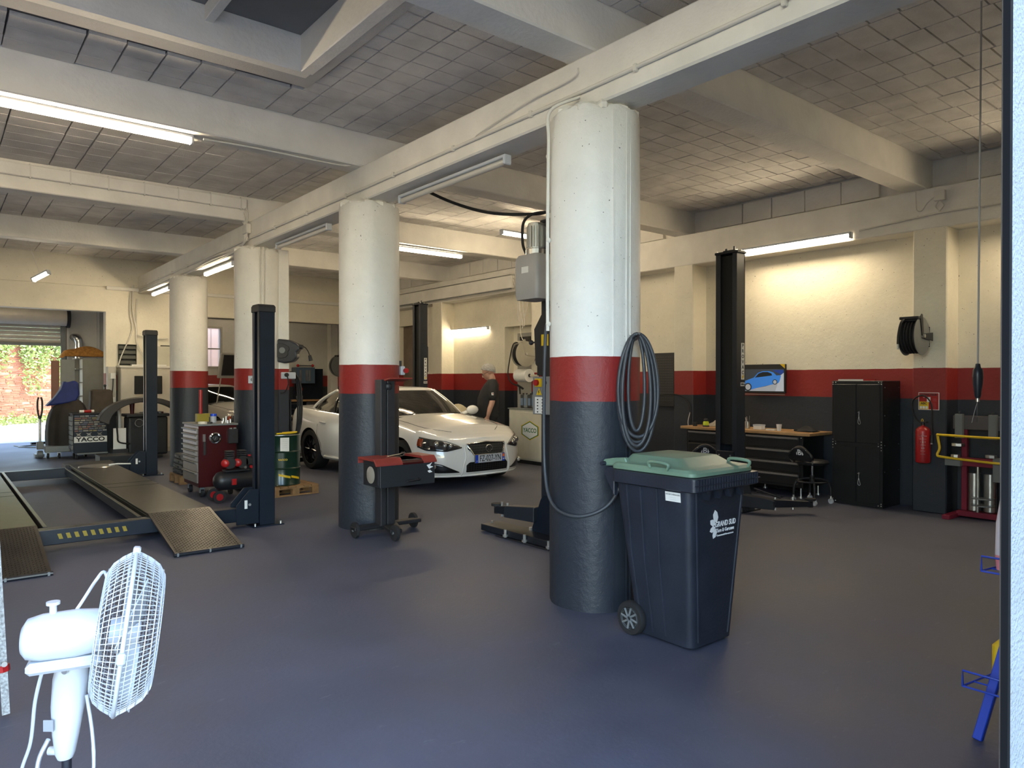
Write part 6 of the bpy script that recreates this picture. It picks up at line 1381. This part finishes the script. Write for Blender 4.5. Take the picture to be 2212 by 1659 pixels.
g = G(); g.grid(lambda u, v: ((u-.5)*1.05-.05, (v-.5)*.56, .0+.26*max(0, math.sin(PI*u))**.55*max(0, math.sin(PI*v))**.4*(.9+.12*math.sin(9*u+4*v))-.05*(u < .1)), 20, 12); g.build('quilt', mat('quilt_orange', srgb('#b07a38'), .9, var=.35, vs=18), t, smooth=60)
t = thing('duct_pipe', 'silver bent ventilation duct on the outer wall behind the locker', 'duct', (3.0, 21.54, 2.4))
G().tube(sp([(.0, 0, -.4), (.0, 0, .1), (-.02, 0, .24), (-.06, .08, .30), (-.08, .2, .31)], 6), .10, 16).build('duct', M_steel, t, smooth=60)
struct(G().box(2.75, 2.80, 21.70, 21.8, .0, 4.0).box(3.45, 3.50, 21.70, 21.8, 0, 4.0), 'trim_4', mat('grey_trim', (.5, .49, .46), .6))
# white cupboard and switchboards against the partition
t = thing('white_cupboard', 'long white cupboard standing against the far partition', 'cupboard', (3.17, 17.22, 0))
G().box(0, 1.08, 0, .38, 0, 1.86).build('carcass', mat('cupboard_white', (.58, .53, .44), .6, var=.06), t, bev=.008); G().box(-.02, 1.1, -.02, .4, 1.86, 1.90).build('top', M_cable, t, bev=.004)
for x in (.0, .55): G().box(x+.01, x+.53, -.014, 0, .1, 1.80).build('door', MATS['cupboard_white'], t, bev=.004)
t = thing('switchboard', 'white electrical boards with a cable beside the white cupboard', 'switchboard', (3.02, 17.40, 1.0))
G().box(-.06, .10, .0, .22, 0, .88).build('board', mat('board_white', (.52, .49, .43), .6, var=.1), t, bev=.006); G().box(-.02, .08, -.06, 0, .62, .74).build('meter', M_paper, t, bev=.004); G().box(.0, .07, -.03, 0, .12, .22).build('breaker', M_paper, t)
G().tube(sp([(.03, -.05, .62), (.02, -.05, .4), (-.01, -.04, .15), (-.04, -.04, .02)], 5), .012, 6).build('cable', M_black2, t)
t = thing('notice', 'small green poster on the partition end beside the locker', 'poster', (2.955, 17.72, 1.24)); G().box(-.004, 0, -.06, .12, -.26, .22).build('sheet', mat('poster_green', (.04, .09, .07), .6), t); G().box(-.006, -.004, -.02, .08, -.02, .14).build('print', M_paper, t)
for x0, nm in ((3.20, 'louvred green vent on the far partition above the cupboard left end'), (4.06, 'louvred green vent half hidden behind the fourth column')):
    t = thing('louvre_vent', nm, 'vent', (x0, 17.60, 1.92), 0, 'louvre vents')
    G().box(0, .36, .03, .05, 0, .46).build('back_plate', M_slot, t)
    G().box(0, .015, .0, .05, 0, .46).box(.345, .36, .0, .05, 0, .46).box(0, .36, .0, .05, .445, .46).box(0, .36, .0, .05, 0, .015).build('vent_frame', mat('vent_green', (.012, .018, .012), .5), t)
    for k in range(4): G().prism([(-.01, .03+.11*k), (.03, .115+.11*k), (.035, .11+.11*k), (-.0, .025+.11*k)], 'x', .015, .345).build('louvre', MATS['vent_green'], t)
t = thing('leaning_board', 'pale translucent board leaning on top of the white cupboard', 'board', (3.66, 17.45, 1.91))
G().prism([(0, 0), (.08, .34), (.20, .44), (.55, .44), (.55, 0)], 'y', 0, .012).build('board', mat('pale_board', (.52, .50, .40), .4), t)
t = thing('books', 'row of flat magazines lying along the cupboard top', 'magazines', (3.4, 17.28, 1.903)); G().box(0, .7, 0, .15, 0, .03).build('magazines', M_paper, t)
# wheel balancer
t = thing('wheel_balancer', 'black wheel balancer with a curved guard and round dial', 'wheel balancer', (3.22, 16.05, 0))
G().box(-.12, .62, .02, .50, .05, .84).build('cabinet', M_black, t, bev=.04, bseg=2); G().box(-.2, .5, -.05, .5, 0, .06).build('base', M_black2, t, bev=.01)
G().box(-.16, .64, -.02, .52, .84, .90).build('tool_tray', M_black2, t, bev=.01)
P = []
for k in range(15):
    q = k/14; a = PI*(1-q*.82)-.15; P.append((.12+.90*math.cos(a)*.92, .72+.53*math.sin(a)))
outer = P; inner = [(x*.90+.02+.10*max(0, 1-i/6), z-.085-.02*math.sin(PI*i/14)) for i, (x, z) in enumerate(P)]
for y0, y1, nm in ((-.26, .02, 'wheel_guard'),):
    for i in range(14): pass
    g = G(); n_ = len(outer)
    vs = [(x, y, z) for y in (y0, y1) for x, z in outer]+[(x, y, z) for y in (y0, y1) for x, z in inner]
    fs = []
    for i in range(n_-1): fs += [(i, i+1, n_+i+1, n_+i), (2*n_+i, 3*n_+i, 3*n_+i+1, 2*n_+i+1), (i, 2*n_+i, 2*n_+i+1, i+1), (n_+i, n_+i+1, 3*n_+i+1, 3*n_+i)]
    fs += [(0, n_, 3*n_, 2*n_), (n_-1, 3*n_-1, 4*n_-1, 2*n_-1)]
    g.add(vs, fs); wg = g.build(nm, mat('guard_plastic', (.045, .040, .036), .4), t, smooth=40, bev=.012)
g = G(); g.tube([(P[1][0]+.02, -.225, P[1][1]-.03), (P[3][0]+.01, -.225, P[3][1]-.05)], .014, 6); g.build('guard_slot', M_slot, wg)
o = G().lathe((.06, -.03, .72), [(0, -.03), (.05, -.03), (.055, -.02), (.085, -.018), (.085, 0), (0, 0)], 28, 'y').build('dial', M_black2, t, smooth=40)
for k in range(28): a = 2*PI*k/28; G().cyl((.06+.068*math.sin(a), -.05, .72+.068*math.cos(a)), (.06+.082*math.sin(a), -.05, .72+.082*math.cos(a)), .0025, n=4).build('dial_tick', M_whiteink, o)
G().tube([(.06+.045*math.sin(2*PI*k/24), -.055, .72+.045*math.cos(2*PI*k/24)) for k in range(24)], .005, 5, closed=True).build('dial_ring', M_paper, o)
G().box(.16, .40, -.004, .02, .66, .78).build('instruction_plate', M_yellow if False else mat('plate_dull', (.12, .12, .07), .5), t)
G().cyl((-.02, .2, .90), (-.02, .2, 1.12), .035, .05).build('quick_nut', M_dred, t, smooth=40)
for k in range(8): G().box(.15+.05*k, .19+.05*k, .05, .3, .90, .93+.006*(k % 3)).build('weight_box', (M_grey, M_dred, M_black2)[k % 3], t)
G().box(-.38, -.15, .1, .13, .18, .62).build('side_panel', M_paper, t); G().tube(sp([(-.35, -.02, .86), (-.33, -.04, .5), (-.3, -.02, .35), (-.1, .0, .3)], 5), .016, 6).build('hose', M_rubber, t, smooth=60)
G().box(-.40, -.12, .05, .4, .02, .2).build('base_box', M_black2, t)
t = thing('monitor', 'black monitor on a stand above the wheel balancer', 'monitor', (3.62, 16.78, 0)); G().box(-.27, .27, -.03, .02, 1.29, 1.68).build('screen', M_slot, t, bev=.008); G().cyl((0, .02, .9), (0, .02, 1.35), .02).build('stand_pole', M_black2, t); G().box(-.15, .15, -.1, .12, 0, .9).build('stand', M_black2, t)
t = thing('parts_bin', 'low black platform between the sticker trolley and four-post lift', 'platform', (2.45, 15.2, 0)); G().box(0, .9, 0, .5, 0, .16).build('platform', M_black2, t, bev=.01)
# ---- yard behind: brick wall, ivy, weeds
YW0 = Vector((.2, 30.3, 0)); YW1 = Vector((6.0, 34.2, 0)); yd = (YW1-YW0); yl = yd.length; yd.normalize(); ya = math.atan2(yd.y, yd.x)
M_brickb = mat('brick_mortar', (.30, .20, .13), .95, var=.15, bump=.5)
M_brick = mat('yard_brick', (.33, .105, .05), .9, var=.35, vs=5, bump=.5)
yw = struct(G().box(-6, yl+2, .03, .4, 0, 4.2), 'wall_yard', M_brickb, loc=YW0, rot=(0, 0, ya))
g = G(); br = random.Random(9); rowh = .078
for j in range(int(3.6/rowh)):
    x = -3.0+br.uniform(0, .3)
    while x < yl-1.0:
        w_ = br.uniform(.26, .40)
        if br.random() > .07:
            d = br.uniform(-.008, .02); zj = j*rowh+br.uniform(-.004, .004); g.box(x+.006, x+w_-.006, .02-d, .05, zj+.006, zj+rowh-.012-br.uniform(0, .012))
        x += w_
g.build('brick_courses', M_brick, yw, kind='stuff')
M_leaf = mat('ivy_leaf', (.27, .33, .08), .6, var=.4, vs=3)
def leaves(label, name, fn, n, size, seed):
    r_ = random.Random(seed); g = G()
    for _ in range(n):
        p = fn(r_)
        if p is None: continue
        a, b_ = r_.uniform(0, 6.28), r_.uniform(-.9, .9); s = size*r_.uniform(.6, 1.4)
        u = Vector((math.cos(a), math.sin(a)*.5, math.sin(b_)))*s; v = Vector((-math.sin(a)*.4, .5*math.cos(a), 1)).normalized()*s*.8
        p = Vector(p); g.add([p-u, p-v*.6, p+u, p+v], [(0, 1, 2, 3)])
    o = g.build(name, M_leaf, None, kind='stuff'); tag(o, label, 'plant'); return o
def ivy(r):
    x = r.uniform(-3, yl-1); top = 3.9; hang = 1.25+.35*math.sin(x*1.9+1)+.4*math.sin(x*4.3)+.3*math.sin(x*9); z = top-abs(r.gauss(0, 1))*hang*.75
    if z < 1.0: return None
    return tuple(YW0+yd*x+Vector((yd.y, -yd.x, 0))*(r.uniform(0, .32))+Vector((0, 0, z)))
leaves('ivy hanging over the top of the red brick yard wall', 'ivy', ivy, 20000, .055, 1)
def weed(r):
    x = r.uniform(-3.2, yl-1); return tuple(YW0+yd*x+Vector((yd.y, -yd.x, 0))*(.1+abs(r.gauss(0, .25)))+Vector((0, 0, abs(r.gauss(0, .13)))))
leaves('low green weeds growing along the foot of the brick yard wall', 'weeds', weed, 3500, .05, 2)
# ================================================================== THE MAN (real metres; local x forward, y his left)
t = thing('person', 'grey-haired man in black t-shirt and glasses looking down behind the car', 'person', (7.98, 10.42, 0), R(146))
M_skin = mat('skin', (.50, .28, .20), .5, var=.07, vs=20); M_hair = mat('grey_hair', (.34, .33, .31), .8, var=.25, vs=60, bump=.6, bs=90)
M_shirt = mat('black_tshirt', (.017, .017, .018), .85, var=.15, bump=.3, bs=12); M_trous = mat('black_trousers', (.012, .012, .014), .85, var=.15, bump=.2, bs=14)
def blob(g, name, m, vox, parent, it=4):
    o = g.build(name, m, parent)
    r = o.modifiers.new('r', 'REMESH'); r.mode = 'VOXEL'; r.voxel_size = vox; r.use_smooth_shade = True
    s = o.modifiers.new('s', 'SMOOTH'); s.factor = .5; s.iterations = it
    return o
def limb(g, pts, rs, n=16):
    g.tube(sp(pts, 5), [rs[min(i//5, len(rs)-1)]+(rs[min(i//5+1, len(rs)-1)]-rs[min(i//5, len(rs)-1)])*(i % 5)/5 for i in range(5*(len(pts)-1)+1)], n)
    g.ball(pts[0], rs[0], 14); g.ball(pts[-1], rs[-1], 14)
def ell(g, secs, n=24):   # (x, z, half depth, half width)
    loft(g, [[(x+a*math.cos(2*PI*k/n), b_*math.sin(2*PI*k/n), z) for k in range(n)] for x, z, a, b_ in secs])
g = G(1)
ell(g, [(0, .80, .10, .15), (.0, .92, .13, .17), (.02, 1.05, .15, .165), (.02, 1.2, .145, .17), (-.01, 1.35, .11, .165), (-.03, 1.42, .075, .13), (-.035, 1.47, .06, .07)])
limb(g, [(-.035, 0, 1.44), (-.02, 0, 1.52), (.01, 0, 1.58)], [.07, .066, .066])
HX, HZ = .035, 1.615
hd = Matrix.Translation((HX, 0, HZ)) @ Matrix.Rotation(R(26), 4, 'Y') @ Matrix.Scale(1.07, 4)          # head bowed
g.T = hd
g.ball((-.012, 0, .02), .098, 24, 1.02, .80, 1.0); g.ball((.020, 0, -.035), .078, 20, 1.0, .78, 1.15)
g.ball((.055, 0, -.085), .032, 14, 1, 1.1, .8)
g.tube([(.088, 0, .012), (.106, 0, -.018), (.113, 0, -.036)], [.009, .012, .013], 10); g.ball((.108, .009, -.040), .009, 8); g.ball((.108, -.009, -.040), .009, 8)
g.tube([(.084, -.035, .018), (.092, 0, .016), (.084, .035, .018)], .009, 8)
g.ball((.089, 0, -.066), .014, 10, .8, 1.7, .5); g.ball((.087, 0, -.076), .013, 10, .8, 1.6, .5)
for s in (-1, 1): g.ball((-.008, s*.080, -.008), .026, 12, .75, .32, 1.15)
g.T = Matrix()
for s in (-1, 1):
    limb(g, [(-.03, s*.165, 1.40), (-.02, s*.232, 1.28), (-.02, s*.262, 1.13), (.02, s*.268, 1.0), (.05, s*.258, .885)], [.050, .052, .047, .043, .030])
    P = Vector((.06, s*.255, .85)); g.ball(P, .036, 14, .95, .50, 1.15); g.ball(P+Vector((.004, 0, -.03)), .034, 12, 1.05, .48, .8)
    for k, (dx, ln) in enumerate(((.030, .072), (.010, .082), (-.010, .077), (-.028, .060))):
        a = P+Vector((dx, 0, -.040)); g.tube([a, a+Vector((.006, -s*.004, -ln*.45)), a+Vector((.004, -s*.014, -ln*.8)), a+Vector((-.002, -s*.022, -ln))], [.0098, .0092, .0085, .0072], 8)
    a = P+Vector((.030, -s*.004, .0)); g.tube([a, a+Vector((.024, -s*.010, -.020)), a+Vector((.034, -s*.014, -.046)), a+Vector((.034, -s*.018, -.062))], [.013, .0115, .010, .0085], 8)
    limb(g, [(0, s*.09, .88), (.015, s*.10, .50), (-.01, s*.105, .10)], [.085, .058, .042])
    limb(g, [(-.03, s*.105, .05), (.10, s*.12, .045), (.17, s*.125, .04)], [.045, .042, .035])
blob(g, 'body', M_skin, .0085, t, 3)
g = G(1)
ell(g, [(.0, .84, .145, .180), (.02, .95, .165, .185), (.035, 1.05, .185, .188), (.035, 1.17, .182, .190), (.01, 1.30, .158, .200), (-.02, 1.40, .128, .200), (-.032, 1.46, .09, .15), (-.034, 1.495, .07, .085)])
for s in (-1, 1): limb(g, [(-.03, s*.15, 1.42), (-.025, s*.215, 1.33), (-.022, s*.252, 1.185)], [.084, .080, .073])
sh = blob(g, 'tshirt', M_shirt, .011, t, 5)
for k, (dx, dz, w_, h_, m) in enumerate(((0, 0, .036, .045, M_whiteink), (-.006, .004, .014, .026, M_red))): G(1).box(-.02+dx-w_/2, -.02+dx+w_/2, .322+.0015*k, .3245+.0015*k, 1.25+dz-h_/2, 1.25+dz+h_/2).build('sleeve_badge', m, sh, bev=.004)
g = G(1)
ell(g, [(.0, .80, .125, .165), (.005, .90, .14, .172), (.01, .97, .145, .170)])
for s in (-1, 1): limb(g, [(.0, s*.088, .86), (.02, s*.10, .50), (-.005, s*.105, .07)], [.098, .078, .070])
blob(g, 'trousers', M_trous, .012, t, 4)
for s in (-1, 1):
    g = G(1); limb(g, [(-.045, s*.105, .05), (.08, s*.12, .045), (.17, s*.125, .038)], [.055, .052, .042]); blob(g, 'shoe', M_black2, .01, t, 2)
g = G(1); g.T = hd
def hair(u, v):
    a = 2*PI*u; ph = v*(1.66-.70*math.cos(a)); rr = .112+.003*math.sin(13*a)*math.sin(9*ph)
    front = math.cos(a) > .25
    return (-.014+rr*1.02*math.sin(ph)*math.cos(a), rr*.82*math.sin(ph)*math.sin(a), .022+rr*math.cos(ph)*1.02)
g.grid(hair, 48, 16); ho = g.build('hair', M_hair, t, smooth=60, thick=.006)
for s in (-1, 1):
    g = G(1); g.T = hd; g.ball((.083, s*.030, -.002), .0105, 12); g.build('eye', mat('eye_white', (.55, .5, .47), .3), t, smooth=60)
g = G(1); g.T = hd
for s in (-1, 1):
    g.tube([(.100, s*.033+.026*math.cos(2*PI*k/20), -.004+.018*math.sin(2*PI*k/20)) for k in range(20)], .0028, 6, closed=True)
    g.tube([(.099, s*.058, .002), (.05, s*.080, .004), (-.01, s*.084, .004)], .0026, 6)
g.tube([(.100, -.008, .0), (.104, 0, .003), (.100, .008, .0)], .0026, 6)
g.build('glasses', M_black2, t, smooth=60)
